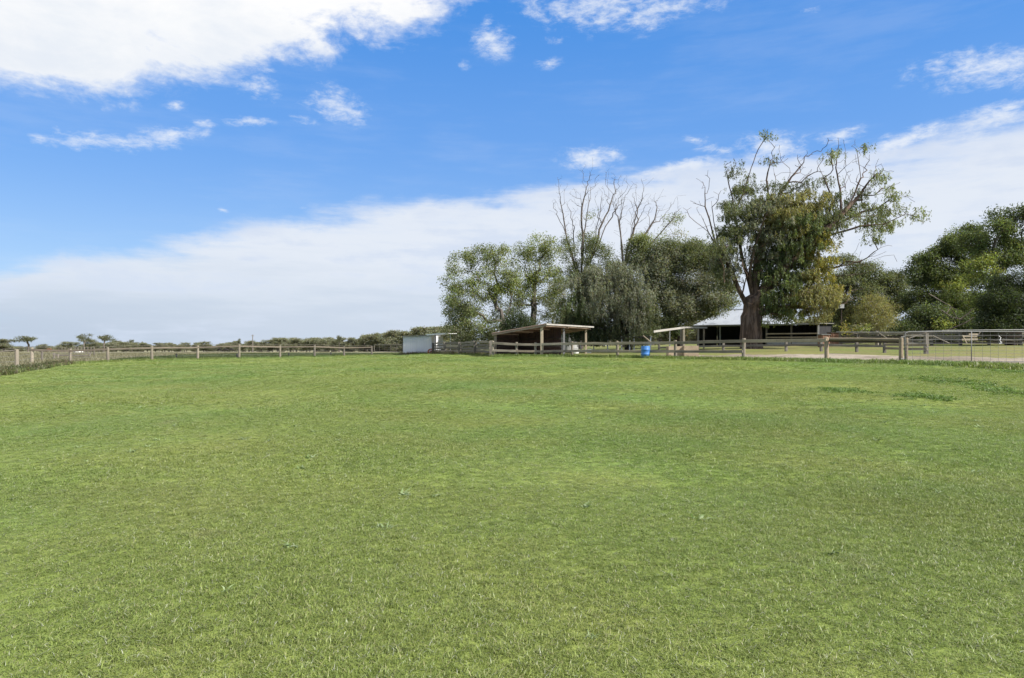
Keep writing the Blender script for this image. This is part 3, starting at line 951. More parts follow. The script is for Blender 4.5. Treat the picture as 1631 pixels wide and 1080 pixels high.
# pale boards on that yard and a knotted white rope
pb = thing('pale_panel', 'two pale boards with a cross brace fixed on the cattle yard behind the gate', 'panel', P(1544, 548, 41.2))
for (a, b, h) in (((1543, 532.5, 41.2), (1557, 532.5, 41.2), 0.09), ((1533, 535.5, 41.2), (1556, 536.0, 41.2), 0.09), ((1532, 541, 41.2), (1557, 540.5, 41.2), 0.11)):
    MB().beam(P(*a), P(*b), 0.04, h).build('board', M['timber_pale'], pb)
MB().beam(P(1533, 534, 41.1), P(1540, 547, 41.1), 0.05, 0.06).build('brace', M['timber_pale'], pb)
rp = MB().tube([P(1591, 535, 24.72), P(1594, 538, 24.72), P(1592.5, 542, 24.7), P(1594.5, 545, 24.72), P(1596, 547, 24.7), P(1592, 547.5, 24.72), P(1594, 544, 24.7)], 0.011, 6, 0.1).build('rope', M['white_paint'])
tag(rp, 'white knotted rope hanging on the mesh gate', 'rope')
MB()

# ------------------------------------------------------------------ timber shelter (left)
C0, R0, L0 = Vector((1.746, 39.95, 0)), Vector((5.02, 45.7, 0)), Vector((-1.01, 41.5, 0))
zc, zl_ = 2.475, 2.03
cr_, cl_ = R0 - C0, L0 - C0
def sh(t, s, z):
    p = C0 + cr_ * t + cl_ * s
    return Vector((p.x, p.y, z))
def roofz(s):
    return zc + (zl_ - zc) * s
shelter = thing('timber_shelter', 'brown open-fronted timber horse shelter with skillion roof behind the rail fence', 'shelter', sh(0.4, 0.5, gz(2, 42.5)))
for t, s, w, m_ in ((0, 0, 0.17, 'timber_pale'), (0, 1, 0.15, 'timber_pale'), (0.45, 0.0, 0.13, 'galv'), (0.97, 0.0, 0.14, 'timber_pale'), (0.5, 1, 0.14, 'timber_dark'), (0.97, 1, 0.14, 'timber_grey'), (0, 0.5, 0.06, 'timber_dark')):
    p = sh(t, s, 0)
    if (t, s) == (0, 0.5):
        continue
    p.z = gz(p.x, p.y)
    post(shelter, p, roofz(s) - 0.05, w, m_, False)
# corrugated roof sheets
nr = 9
slope = sh(0, 1.05, roofz(1.05)) - sh(0, -0.10, roofz(-0.10))
for i in range(nr):
    t0, t1 = -0.03 + 1.06 * i / nr, -0.03 + 1.06 * (i + 1) / nr + 0.004
    a = sh(t0, -0.10, roofz(-0.10) + 0.02 + (i % 2) * 0.006)
    MB().sheet(a, sh(t1, 0, 0) - sh(t0, 0, 0), slope, 8, 0.012).build('roof_sheet', M['iron_roof'], shelter)
for s in (-0.05, 0.3, 0.65, 0.98):
    MB().beam(sh(-0.02, s, roofz(s) - 0.05), sh(1.02, s, roofz(s) - 0.05), 0.06, 0.09).build('purlin', M['timber_pink'], shelter)
MB().beam(sh(-0.02, -0.11, roofz(-0.11) - 0.035), sh(-0.02, 1.05, roofz(1.05) - 0.035), 0.04, 0.17).build('fascia', M['timber_pink'], shelter)
MB().beam(sh(-0.03, -0.125, roofz(-0.12) - 0.01), sh(1.03, -0.125, roofz(-0.12) - 0.01), 0.035, 0.09).build('fascia', M['iron_pale'], shelter)
for t in (0.45, 0.97):
    MB().beam(sh(t, -0.1, roofz(-0.1) - 0.1), sh(t, 1, roofz(1) - 0.1), 0.06, 0.12).build('rafter', M['timber_pink'], shelter)
# back wall and partition of dark sheets
gsh = gz(2, 42.5)
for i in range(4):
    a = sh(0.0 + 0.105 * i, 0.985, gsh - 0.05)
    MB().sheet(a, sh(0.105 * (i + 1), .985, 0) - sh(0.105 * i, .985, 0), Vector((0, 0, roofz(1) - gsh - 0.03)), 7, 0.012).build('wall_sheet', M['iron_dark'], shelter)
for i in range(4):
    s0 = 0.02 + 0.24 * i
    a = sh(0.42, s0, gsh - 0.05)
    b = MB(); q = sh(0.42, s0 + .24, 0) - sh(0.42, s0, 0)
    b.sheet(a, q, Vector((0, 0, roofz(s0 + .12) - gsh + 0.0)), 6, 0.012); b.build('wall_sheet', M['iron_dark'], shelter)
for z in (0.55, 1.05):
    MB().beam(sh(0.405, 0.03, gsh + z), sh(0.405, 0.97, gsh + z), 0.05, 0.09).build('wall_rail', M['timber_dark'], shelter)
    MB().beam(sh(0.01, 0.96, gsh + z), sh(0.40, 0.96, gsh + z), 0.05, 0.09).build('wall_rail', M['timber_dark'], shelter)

# ------------------------------------------------------------------ small white shed on the left
s0, s1 = GP(642, 65.5), GP(687.5, 64.6)
bz = min(s0.z, s1.z) - 0.02
zt = H - (536.3 - HY) / F * 65.5
ztr = H - (534.0 - HY) / F * 64.6
shed = thing('white_shed', 'small white sheet-clad shed with a lean-to awning at the far fence', 'shed', (s0 + s1) / 2)
dirx = (s1 - s0); dirx.z = 0
dn = Vector((-dirx.y, dirx.x, 0)).normalized()
depth = 2.2
for i in range(4):
    a = s0 + dirx * (i / 4); a.z = bz
    za, zb_ = zt + (ztr - zt) * (i / 4), zt + (ztr - zt) * ((i + 1) / 4)
    MB().sheet(a + dn * 0.004 * (i % 2), dirx * 0.252, Vector((0, 0, (za + zb_) / 2 - bz)), 4, 0.0035).build('wall_sheet', M['white_wall'], shed)
for base_, nm in ((s1, 'right'), (s0, 'left')):
    for i in range(3):
        a = base_ + dn * (depth * i / 3); a.z = bz
        MB().sheet(a, dn * (depth / 3), Vector((0, 0, (ztr if nm == 'right' else zt) - bz)), 5, 0.006).build('wall_sheet', M['white_wall'], shed)
a = s0 + dn * depth; a.z = bz
MB().sheet(a, dirx, Vector((0, 0, ztr - bz)), 12, 0.006).build('wall_sheet', M['white_wall'], shed)
ra = Vector((s0.x, s0.y, zt + 0.03)) - dn * 0.12 - dirx * 0.02
for i in range(4):
    MB().sheet(ra + dirx * (0.26 * i) + Vector((0, 0, (ztr - zt) * 0.26 * i + 0.005 * (i % 2))), dirx * 0.262 + Vector((0, 0, (ztr - zt) * .26)), dn * (depth + 0.24), 6, 0.01).build('roof_sheet', M['iron_pale'], shed)
MB().beam(ra + Vector((0, 0, -0.02)), ra + dirx * 1.04 + Vector((0, 0, ztr - zt - 0.02)), 0.03, 0.07).build('roof_trim', M['galv'], shed)
aw0 = Vector((s1.x - 0.05, s1.y - 0.05, ztr + 0.05)); aw1 = P(718.5, 531.2, 63.5)
MB().box(aw0, aw1, 1.9, 0.05).build('awning', M['white_paint'], shed)
MB().box(aw0 - dn * 0.95 - Vector((0, 0, .02)), aw1 - dn * 0.95 - Vector((0, 0, .02)), 0.04, 0.13).build('awning_fascia', M['white_paint'], shed)
q = P(717.5, 532, 62.7); g_ = gz(q.x, q.y)
MB().tube([Vector((q.x, q.y, g_)), Vector((q.x, q.y, q.z))], 0.035, 6).build('awning_post', M['white_paint'], shed)
q = P(694, 533, 64); g_ = gz(q.x, q.y)
MB().tube([Vector((q.x, q.y, g_)), Vector((q.x, q.y, q.z))], 0.04, 6).build('awning_post', M['timber_dark'], shed)
MB().sheet(P(698, 555, 65), P(706, 555, 65) - P(698, 555, 65), Vector((0, 0, 1.15)), 4, 0.01).build('inner_panel', M['white_wall'], shed)

# white hooked pole and rusty drum by the shed
pole_pts = [P(694.5, 565, 61), P(696, 558, 61), P(697, 551, 61), P(697.8, 545, 61), P(698.5, 541, 61), P(699.2, 539.6, 61), P(699.8, 541.5, 61)]
o = MB().tube(pole_pts, [0.05, 0.05, 0.045, 0.045, 0.045, 0.04, 0.03], 7).build('hooked_pole', M['white_paint'])
tag(o, 'slim white pole with a hooked top leaning on the board fence beside the white shed', 'pole')
wh = thing('rusty_wheel', 'rusty red cart wheel lying in weeds by the white shed corner', 'wheel', P(687, 564, 62))
wc = P(687, 561, 62); wc.z = gz(wc.x, wc.y) + 0.24
ring = [wc + Vector((math.cos(t) * 0.30, 0.05 * math.sin(t), math.sin(t) * 0.22)) for t in np.linspace(0, 2 * math.pi, 17)]
MB().tube(ring, 0.055, 6).build('tyre', M['rust'], wh)
for t in (0.2, 1.25, 2.3):
    d = Vector((math.cos(t) * 0.28, 0.02, math.sin(t) * 0.2))
    MB().tube([wc - d, wc + d], 0.025, 5).build('spoke', M['rust'], wh)
MB().tube([wc - Vector((0, .08, 0)), wc + Vector((0, .08, 0))], 0.07, 8).build('hub', M['rust'], wh)

# ------------------------------------------------------------------ second shelter and big shed
s2 = thing('skillion_shelter', 'small pale-roofed shelter on timber posts left of the big tree trunk', 'shelter', GP(1085, 44))
ra, rb, rc = P(1041, 527.5, 42.5), P(1090, 521.0, 44.5), P(1126, 521.6, 46.5)
back = Vector((0.75, 2.6, 0.0))
def strip(name, a, b, th, mat):
    n = 4
    for i in range(n):
        p, q = a.lerp(b, i / n), a.lerp(b, (i + 1) / n)
        MB().sheet(p + Vector((0, 0, 0.004 * (i % 2))), q - p, back, 5, 0.01).build(name, M[mat], s2)
strip('roof_sheet', ra, rb, 0.03, 'iron_pale'); strip('roof_sheet', rb, rc, 0.03, 'iron_pale')
MB().beam(ra - Vector((0, 0.03, .03)), rb - Vector((0, .03, .03)), 0.04, 0.13).build('fascia', M['iron_pale'], s2)
MB().beam(rb - Vector((0, 0.03, .02)), rc - Vector((0, .03, .02)), 0.04, 0.10).build('fascia', M['iron_pale'], s2)
for px, D, yt, w in ((1066.5, 43.6, 525, 0.07), (1089, 44.6, 522, 0.15), (1112, 45.8, 522.5, 0.12), (1085, 47.5, 523, 0.1), (1121, 49, 524, .1)):
    b = GP(px, D)
    post(s2, b, H - (yt - HY) / F * D, w, 'timber' if px not in (1066.5,) else 'galv', False)

# feed bins of plywood behind the fence
for (x0, x1, yt, lab) in ((1065, 1088.5, 551.5, 'plywood feed bin behind the rail fence, the lower and left one of two'), (1090, 1113, 550.6, 'plywood feed bin with a slatted top behind the rail fence, the right one of two')):
    D = 34.9 if x0 < 1080 else 34.6
    tb = thing('feed_bin', lab, 'bin', GP((x0 + x1) / 2, D), 'plywood feed bins')
    g = tb.location.z
    pa, pb_ = P(x0, 560, D), P(x1, 560, D)
    zt_ = H - (yt - HY) / F * D
    hgt = zt_ - g
    nb = 3
    for k in range(nb):
        z = g + hgt * (k + .5) / nb
        inset = 0.0 if x0 < 1080 or k < 2 else 0.015
        MB().beam(Vector((pa.x, D + inset, z)), Vector((pb_.x, D + inset, z)), 0.03, hgt / nb - 0.012).build('side_board', M['ply'], tb)
        MB().beam(Vector((pa.x, D + 0.55, z)), Vector((pb_.x, D + 0.55, z)), 0.03, hgt / nb - 0.012).build('side_board', M['ply'], tb)
        for xx in (pa.x + 0.018, pb_.x - 0.018):
            MB().beam(Vector((xx, D + 0.03, z)), Vector((xx, D + .53, z)), 0.03, hgt / nb - 0.012).build('end_board', M['ply'], tb)
    MB().box(Vector((pa.x, D + .28, g + 0.03)), Vector((pb_.x, D + .28, g + .03)), 0.5, 0.03).build('bottom', M['ply'], tb)

# blue drum
bb = GP(1028, 34.6)
dr = thing('plastic_drum', 'bright blue plastic drum standing against the rail fence', 'drum', bb)
r_, h_ = 0.215, 0.62
prof = [(0.9, 0), (1, 0.03), (1, 0.17), (1.05, 0.185), (1.05, 0.215), (1, 0.23), (1, 0.40), (1.05, 0.415), (1.05, 0.445), (1, 0.46), (1, 0.58), (0.94, 0.61), (0.94, 0.62), (0.86, 0.62), (0.86, 0.605)]
MB().ring_loft([[bb + Vector((math.cos(t) * r_ * a, math.sin(t) * r_ * a, z)) for t in np.linspace(0, 2 * math.pi, 25)[:-1]] for a, z in prof]).build('drum_body', M['blue'], dr, True)
drum_body = dr.children[0]
MB().tube([bb + Vector((0.1, -0.03, 0.605)), bb + Vector((0.1, -.03, 0.63))], 0.03, 8).build('bung', M['black'], drum_body)
# leaning pale pole behind the fence
o = MB().tube([P(1024, 534.5, 38), P(1032, 541, 38), P(1041, 549.5, 37.8)], [0.035, 0.04, 0.045], 6).build('leaning_pole', M['timber_pale'])
tag(o, 'pale bare pole slanting down to the fence right above the blue drum', 'pole')

# big open shed with the light roof
A0 = Vector((16.3, 60.0, 0)); dA = Vector((0.795, -0.607, 0)); nA = Vector((0.607, 0.795, 0))
EZ = 3.06
def bn(a, d, z):
    p = A0 + dA * a + nA * d
    return Vector((p.x, p.y, z))
barn = thing('open_shed', 'long dark open-fronted farm shed with light zinc hip roof behind the big tree', 'shed', bn(5, 3, gz(*bn(5, 3, 0).xy)))
LEN = 9.9
for a in (0.05, 2.0, 4.0, 5.9, 7.9, LEN):
    p = bn(a, 0.05, 0); p.z = gz(p.x, p.y)
    post(barn, p, EZ - 0.05, 0.12 if a < LEN else 0.15, 'galv' if a in (LEN, 2.0) else 'timber_grey', False)
RZ = 4.45
rA, rB = 1.5, 6.5
e0, e1, e2, e3 = bn(-0.3, -0.25, EZ), bn(6.9, -0.25, EZ), bn(6.9, 5.5, EZ), bn(-0.3, 5.5, EZ)
r0_, r1_ = bn(rA, 2.7, RZ), bn(rB, 2.7, RZ)
ns = 10
for i in range(ns):
    t0, t1 = i / ns, (i + 1) / ns
    MB().quad(e0.lerp(e1, t0), e0.lerp(e1, t1), r0_.lerp(r1_, t1) + Vector((0, 0, .006 * (i % 2))), r0_.lerp(r1_, t0) + Vector((0, 0, .006 * (i % 2)))).build('roof_sheet', M['roof_white'], barn)
    MB().quad(e3.lerp(e2, t0), e3.lerp(e2, t1), r0_.lerp(r1_, t1), r0_.lerp(r1_, t0)).build('roof_sheet', M['roof_white'], barn)
MB().quad(e1, e2, r1_, r1_ + Vector((0, 0, .001))).build('roof_end', M['roof_white'], barn)
MB().quad(e3, e0, r0_, r0_ + Vector((0, 0, .001))).build('roof_end', M['roof_white'], barn)
MB().tube([r0_ + Vector((0, 0, .02)), r1_ + Vector((0, 0, .02))], 0.07, 6).build('ridge_cap', M['roof_white'], barn)
for i in range(4):
    MB().sheet(bn(6.92 + 0.79 * i, -0.25, EZ - 0.03), dA * 0.81, nA * 5.0 + Vector((0, 0, .12)), 6, 0.012).build('roof_sheet', M['iron_pale'], barn)
MB().beam(bn(-0.35, -0.28, EZ - 0.07), bn(LEN + 0.15, -0.28, EZ - 0.07), 0.09, 0.11).build('gutter', M['galv'], barn)
gb_ = gz(*bn(5, 4, 0).xy) - 0.15
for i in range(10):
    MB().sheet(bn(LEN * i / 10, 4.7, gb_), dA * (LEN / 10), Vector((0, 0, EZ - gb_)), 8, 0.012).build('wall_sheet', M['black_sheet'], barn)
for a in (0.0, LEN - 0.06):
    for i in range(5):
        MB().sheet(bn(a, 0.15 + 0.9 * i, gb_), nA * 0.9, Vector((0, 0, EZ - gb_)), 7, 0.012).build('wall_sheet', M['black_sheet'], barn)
for z in (0.62, 0.92):
    MB().beam(bn(5.9, -0.05, gb_ + .15 + z), bn(LEN, -0.05, gb_ + .15 + z), 0.05, 0.10).build('bay_rail', M['timber_pale'], barn)
for i in range(4):
    MB().sheet(bn(5.95 + 0.97 * i, 0.0, gb_), dA * 0.97, Vector((0, 0, 0.62)), 8, 0.01).build('low_panel', M['grey_sheet'], barn)

# bins and tank by the shed
for (x0, x1, yt, D, lab) in ((1309, 1322, 533.5, 46, 'rust brown tin feed bin beside the right end of the big shed'), (1324, 1342, 530.5, 47.5, 'larger pale brown tin bin right of the rust brown one')):
    b = GP((x0 + x1) / 2, D)
    bn_ = thing('tin_bin', lab, 'bin', b)
    w_ = (x1 - x0) / F * D; zt_ = H - (yt - HY) / F * D
    MB().box(b + Vector((-w_ / 2, 0.3, (zt_ - b.z) / 2)), b + Vector((w_ / 2, 0.3, (zt_ - b.z) / 2)), 0.6, zt_ - b.z).build('bin_body', M['brown_tin'], bn_)
    MB().box(b + Vector((-w_ / 2 - .04, 0.3, zt_ - b.z + .03)), b + Vector((w_ / 2 + .04, 0.3, zt_ - b.z + .03)), 0.68, 0.05).build('lid', M['galv'] if x0 < 1315 else M['timber_dark'], bn_)
    for q in (-1, 1):
        MB().box(b + Vector((q * w_ * 0.35, -0.012, 0.02)), b + Vector((q * w_ * .35, -0.012, zt_ - b.z - .02)), 0.05, 0.02, Vector((0, 1, 0))).build('rib', M['brown_tin'], bn_)
# yard lamp on a slim pole
lp = thing('lamp_post', 'slim pole with a pale box lamp in front of the dark tangled trees', 'lamp post', GP(1340, 52))
b = lp.location
MB().tube([b, P(1340, 491, 52)], [0.05, 0.04], 6).build('pole', M['bark_dark'], lp)
MB().box(P(1340, 491, 52), P(1340, 484.5, 52), 0.3, 0.3, Vector((0, 1, 0))).build('lamp_head', M['grey_sheet'], lp)

# pale water tank seen through the shelter, white trough, white-post fence under the trees
tk = thing('water_tank', 'pale grey round water tank behind the timber shelter', 'tank', GP(907, 58))
b = tk.location
MB().tube([b, b + Vector((0, 0, 1.4)), b + Vector((0, 0, 1.44))], [0.75, 0.75, 0.7], 20).build('tank_body', M['grey_sheet'], tk, False)
MB().tube([b + Vector((0, 0, 1.44)), b + Vector((0, 0, 1.6))], [0.76, 0.15], 20).build('tank_roof', M['iron_pale'], tk)
for (px, D, lab, w_) in ((916, 47, 'white tub on the ground behind the shelter, left of a pair', 0.3), (937, 47.5, 'smaller white tub on the ground behind the shelter, right of a pair', 0.24)):
    b = GP(px, D)
    t_ = thing('tub', lab, 'tub', b, 'white tubs')
    MB().ring_loft([[b + Vector((math.cos(t) * w_ * a, math.sin(t) * w_ * a, z)) for t in np.linspace(0, 2 * math.pi, 15)[:-1]] for a, z in ((0.8, 0), (1, .22), (1.06, .23), (1.06, .26), (0.95, .26), (0.8, .1))]).build('tub_body', M['white_paint'], t_)
    MB().tube([b + Vector((-w_, 0, .26)), b + Vector((-w_ * .5, 0, .34)), b + Vector((w_ * .5, 0, .34)), b + Vector((w_, 0, .26))], 0.015, 5).build('handle', M['galv'], t_)
wf = thing('white_post_fence', 'fence of slim white posts with a dark rail under the trees', 'fence', GP(980, 51))
wl = []
for px, D in ((925, 53), (945.5, 52), (968, 51.3), (990, 50.5), (1003, 50), (1010, 49.7), (1036, 49)):
    b = GP(px, D); post(wf, b, H - (536 - HY) / F * D, 0.08, 'white_paint', False); wl.append(b)
for z in (0.55, 0.95):
    for a, c in zip(wl[:-1], wl[1:]):
        rail(wf, a + Vector((0, -.06, z)), c + Vector((0, -.06, z)), 0.05, 0.12, 'timber_dark' if z > .8 else 'timber_pale')

# far things in the field
tk2 = thing('water_tank', 'low pale rounded water tank far off in the dry field', 'tank', GP(124.5, 190))
b = tk2.location; zt_ = H - (558.6 - HY) / F * 190
MB().tube([b, Vector((b.x, b.y, b.z + (zt_ - b.z) * .72)), Vector((b.x, b.y, b.z + (zt_ - b.z) * .9)), Vector((b.x, b.y, zt_))], [1.2, 1.2, 0.9, 0.25], 18).build('tank_body', M['white_paint'], tk2)
MB().tube([Vector((b.x, b.y, zt_)), Vector((b.x, b.y, zt_ + .12))], 0.2, 8).build('hatch', M['grey_sheet'], tk2)
up = thing('utility_pole', 'lone utility pole standing before the far treeline', 'utility pole', GP(402.5, 230))
b = up.location; zt_ = H - (533 - HY) / F * 230
MB().tube([b, Vector((b.x, b.y, zt_))], [0.19, 0.13], 8).build('pole', M['timber_grey'], up)
MB().box(Vector((b.x - 0.5, b.y, zt_ - 0.4)), Vector((b.x + .5, b.y, zt_ - .4)), 0.1, 0.12).build('crossarm', M['timber_grey'], up)
crossarm = [c for c in up.children if c.name.startswith('crossarm')][0]
for q in (-.4, 0.4):
    MB().tube([Vector((b.x + q, b.y, zt_ - .34)), Vector((b.x + q, b.y, zt_ - .18))], 0.05, 6).build('insulator', M['grey_sheet'], crossarm)


def cow(px, D, mat, label, group, flip=1, head_down=True):
    b = GP(px, D)
    hx = 0.95 * flip
    V = [(0.45 * flip, 0, 1.05), (0, 0, 1.02), (-0.6 * flip, 0, 1.1), (0.75 * flip, 0, 1.15), (hx + 0.15 * flip, 0, 0.55 if head_down else 1.45), (hx + 0.35 * flip, 0, 0.22 if head_down else 1.35)]
    R = [0.34, 0.37, 0.32, 0.22, 0.15, 0.08]
    E = [(0, 1), (1, 2), (0, 3), (3, 4), (4, 5)]
    for src, x in ((0, 0.45 * flip), (2, -0.62 * flip)):
        for s in (-1, 1):
            k = len(V)
            back_ = -0.06 * flip if src == 2 else 0.03 * flip
            V += [(x, s * 0.18, 0.72), (x + back_, s * 0.19, 0.4), (x, s * 0.19, 0.03)]
            R += [0.14, 0.075, 0.06]
            E += [(src, k), (k, k + 1), (k + 1, k + 2)]
    k = len(V)
    V += [(-0.92 * flip, 0, 1.12), (-0.98 * flip, 0, 0.6)]; R += [0.06, 0.035]; E += [(2, k), (k, k + 1)]
    bm = bmesh.new()
    ly = bm.verts.layers.skin.verify()
    vs = []
    for p, r in zip(V, R):
        v = bm.verts.new(p); v[ly].radius = (r, r); vs.append(v)
    for a, c in E:
        bm.edges.new((vs[a], vs[c]))
    vs[1][ly].use_root = True
    me = bpy.data.meshes.new('cow'); bm.to_mesh(me); bm.free()
    me.materials.append(mat)
    o = bpy.data.objects.new('cow', me); COL.objects.link(o)
    o.location = b
    o.rotation_euler = (0, 0, random.uniform(-0.4, 0.4))
    o.modifiers.new('skin', 'SKIN'); m2 = o.modifiers.new('sub', 'SUBSURF'); m2.levels = 1; m2.render_levels = 1
    tag(o, label, 'cow', group)


cow(349, 265, M['cow_black'], 'black cow grazing far off, leftmost of three before the treeline', 'black cows far off', 1)
cow(360, 260, M['cow_black'], 'black cow grazing far off, middle of three before the treeline', 'black cows far off', -1)
cow(368, 268, M['cow_black'], 'black cow grazing far off, rightmost and nearest the utility pole', 'black cows far off', 1)
cow(78, 250, M['cow_brown'], 'reddish brown cow in the dry field near the left fence corner', None, 1)

# ------------------------------------------------------------------ trees
class Tree:
    def __init__(s, seed):
        s.r = np.random.default_rng(seed)
        s.p, s.par, s.w = [], [], []          # skeleton nodes
        s.tips = []                            # (position, clump index)
        s.locked = 0

    def path(s, pts, parent=-1, sub=2, jit=0.04):
        """explicit limb through points; returns node ids"""
        ids = []
        last = parent
        prev = np.array(s.p[parent]) if parent >= 0 else None
        for q in pts:
            q = np.array(q, float)
            if prev is not None:
                L = np.linalg.norm(q - prev)
                for k in range(1, sub):
                    m = prev + (q - prev) * k / sub + s.r.normal(0, jit * L, 3)
                    s.p.append(m); s.par.append(last); last = len(s.p) - 1; ids.append(last)
            s.p.append(q); s.par.append(last); last = len(s.p) - 1; ids.append(last)
            prev = q
        return ids

    def connect(s, targets, lo=0, alpha=0.25, up=0.6, step=0.7, jit=0.10, sag=0.0):
        """grow a branch from the best place on the skeleton to each target"""
        base = np.array(s.p[0])
        T = np.array(targets, float)
        order = np.argsort(np.linalg.norm(T - np.array(s.p[lo]), axis=1))
        plen = [0.0] * len(s.p)
        for i in range(1, len(s.p)):
            if s.par[i] >= 0:
                plen[i] = plen[s.par[i]] + np.linalg.norm(s.p[i] - s.p[s.par[i]])
        cap = len(s.p) + len(T) * 40
        A = np.zeros((cap, 3)); A[:len(s.p)] = np.array(s.p); n = len(s.p)
        PL = np.zeros(cap); PL[:n] = plen
        out = np.zeros(len(T), int)
        for ti in order:
            t = T[ti]
            d = A[lo:n] - t
            dist = np.sqrt((d * d).sum(1))
            cost = dist + alpha * PL[lo:n] + up * np.clip(d[:, 2] - 0.1, 0, None) + 0.25 * (dist < 0.15)
            k = lo + int(np.argmin(cost))
            st = A[k].copy(); L = np.linalg.norm(t - st)
            m = max(1, min(int(L / step + 0.6), 30))
            bend = s.r.normal(0, jit * L, 3); bend[2] = abs(bend[2]) * (1 - 2 * sag)
            last = k
            for j in range(1, m + 1):
                f = j / m
                q = st + (t - st) * f + bend * math.sin(math.pi * f)
                if j < m:
                    q = q + s.r.normal(0, 0.05 * step, 3)
                A[n] = q; PL[n] = PL[last] + L / m
                s.p.append(q); s.par.append(last); last = n; n += 1
            out[ti] = last
        return out

    def radii(s, R, r0, p=2.4):
        n = len(s.p)
        acc = np.zeros(n); kids = np.zeros(n, int)
        for i in range(n - 1, 0, -1):
            if kids[i] == 0: acc[i] = r0 ** p
            if s.par[i] >= 0:
                acc[s.par[i]] += acc[i]; kids[s.par[i]] += 1
        raw = acc ** (1 / p)
        raw[0] = raw[:2].max()
        k = (R - r0) / max(raw[0] - r0, 1e-6)
        return r0 + (raw - r0) * k

    def wood(s, name, mat, parent, R, r0, flare=0.0, ridges=0, p=1.75):
        n = len(s.p)
        rad = s.radii(R, r0, p)
        ch = [[] for _ in range(n)]
        for i in range(1, n):
            if s.par[i] >= 0: ch[s.par[i]].append(i)
        off = parent.location
        V, Fq = [], []
        starts = [(0, -1)]
        while starts:
            i, frm = starts.pop()
            chain = [frm, i] if frm >= 0 else [i]
            while ch[i]:
                best = max(ch[i], key=lambda c: rad[c])
                for c in ch[i]:
                    if c != best: starts.append((c, i))
                i = best; chain.append(i)
            if len(chain) < 2: continue
            rmax = rad[chain[1]]
            k = 14 if rmax > 0.22 else (8 if rmax > 0.1 else (5 if rmax > 0.035 else 3))
            ref = None
            b0 = len(V)
            for a, c in enumerate(chain):
                q = Vector(s.p[c])
                d = (Vector(s.p[chain[min(a + 1, len(chain) - 1)]]) - Vector(s.p[chain[max(a - 1, 0)]])).normalized()
                if ref is None: ref = Vector((1, 0, 0)) if abs(d.x) < 0.9 else Vector((0, 1, 0))
                u = d.cross(ref).normalized(); v = u.cross(d).normalized(); ref = v
                ref = v
                rr = min(rad[c], rmax * 1.05) if frm >= 0 and a == 0 else rad[c]
                hgt = q.z - s.p[0][2]
                if flare and hgt < 1.6 and frm < 0: rr *= 1 + flare * (1 - hgt / 1.6) ** 2
                for j in range(k):
                    th = 2 * math.pi * j / k
                    e = rr
                    if ridges and k == 14: e *= 1 + 0.09 * math.sin(th * ridges + a * 0.25) + s.r.normal(0, 0.035)
                    w = q + (u * math.cos(th) + v * math.sin(th)) * e
                    V.append((w.x - off.x, w.y - off.y, w.z - off.z))
            for a in range(len(chain) - 1):
                for j in range(k):
                    x = b0 + a * k + j; y = b0 + a * k + (j + 1) % k
                    Fq.append((x, y, y + k, x + k))
        me = mesh_np(name, V, Fq, True)
        o = link_mesh(name, me, mat, parent)
        return o


def leaves(name, parent, centres, cols, n_per, sig, ln, wd, seed, droop=0.5, flat=0.75, var=0.28, strand=0.0):
    """leaf faces around cluster centres; cols per cluster"""
    r = np.random.default_rng(seed)
    C = np.asarray(centres); k = len(C)
    cnt = r.poisson(n_per, k) if np.isscalar(n_per) else r.poisson(n_per)
    idx = np.repeat(np.arange(k), cnt)
    N = len(idx)
    sg = sig if np.isscalar(sig) else np.asarray(sig)[idx][:, None]
    g = r.normal(0, 1, (N, 3)); g[:, 2] *= flat
    rad = np.linalg.norm(g, axis=1, keepdims=True)
    g *= np.minimum(1, 1.9 / np.maximum(rad, 1e-6))
    if strand > 0:
        ns = 7
        sid = r.integers(0, ns, N); sx = r.normal(0, 1, (k, ns, 2))
        g[:, :2] = sx[idx, sid] + r.normal(0, 0.10, (N, 2))
        g[:, 2] = -r.uniform(-0.6, 1, N) * strand
    pos = C[idx] + g * sg
    d = r.normal(0, 1, (N, 3)); d[:, 2] = d[:, 2] * 0.6 - droop * 2
    d /= np.linalg.norm(d, axis=1, keepdims=True)
    q = r.normal(0, 1, (N, 3)); s = np.cross(d, q); s /= np.linalg.norm(s, axis=1, keepdims=True)
    nn = np.cross(d, s)
    L = ln * r.uniform(0.6, 1.35, (N, 1)); W = wd * r.uniform(0.7, 1.3, (N, 1))
    V = np.stack([pos, pos + d * L * 0.45 + s * W / 2 + nn * W * 0.12, pos + d * L, pos + d * L * 0.45 - s * W / 2 + nn * W * 0.12], 1)
    off = np.array(parent.location if parent else (0, 0, 0))
    V = V.reshape(-1, 3) - off
    Fq = np.arange(4 * N).reshape(N, 4)
    me = mesh_np(name, V, Fq)
    c = np.asarray(cols)[idx] * (1 + r.normal(0, var, (N, 1))).clip(0.35, 2.0)
    c = c * (1 + r.normal(0, 0.07, (N, 3)))
    ca = np.concatenate([np.repeat(c.clip(0.004, 0.8), 4, 0), np.ones((4 * N, 1))], 1).astype(np.float32)
    at = me.attributes.new('leaf_color', 'FLOAT_COLOR', 'POINT'); at.data.foreach_set('color', ca.ravel())
    return link_mesh(name, me, M['leaf'], parent)


def fill(r, c, rad, n, shell=0.45):
    """points inside an ellipsoid, more of them near its surface"""
    d = r.normal(0, 1, (n, 3)); d /= np.linalg.norm(d, axis=1, keepdims=True)
    q = r.uniform(shell ** 3, 1, (n, 1)) ** (1 / 3)
    return np.asarray(c) + d * q * np.asarray(rad)


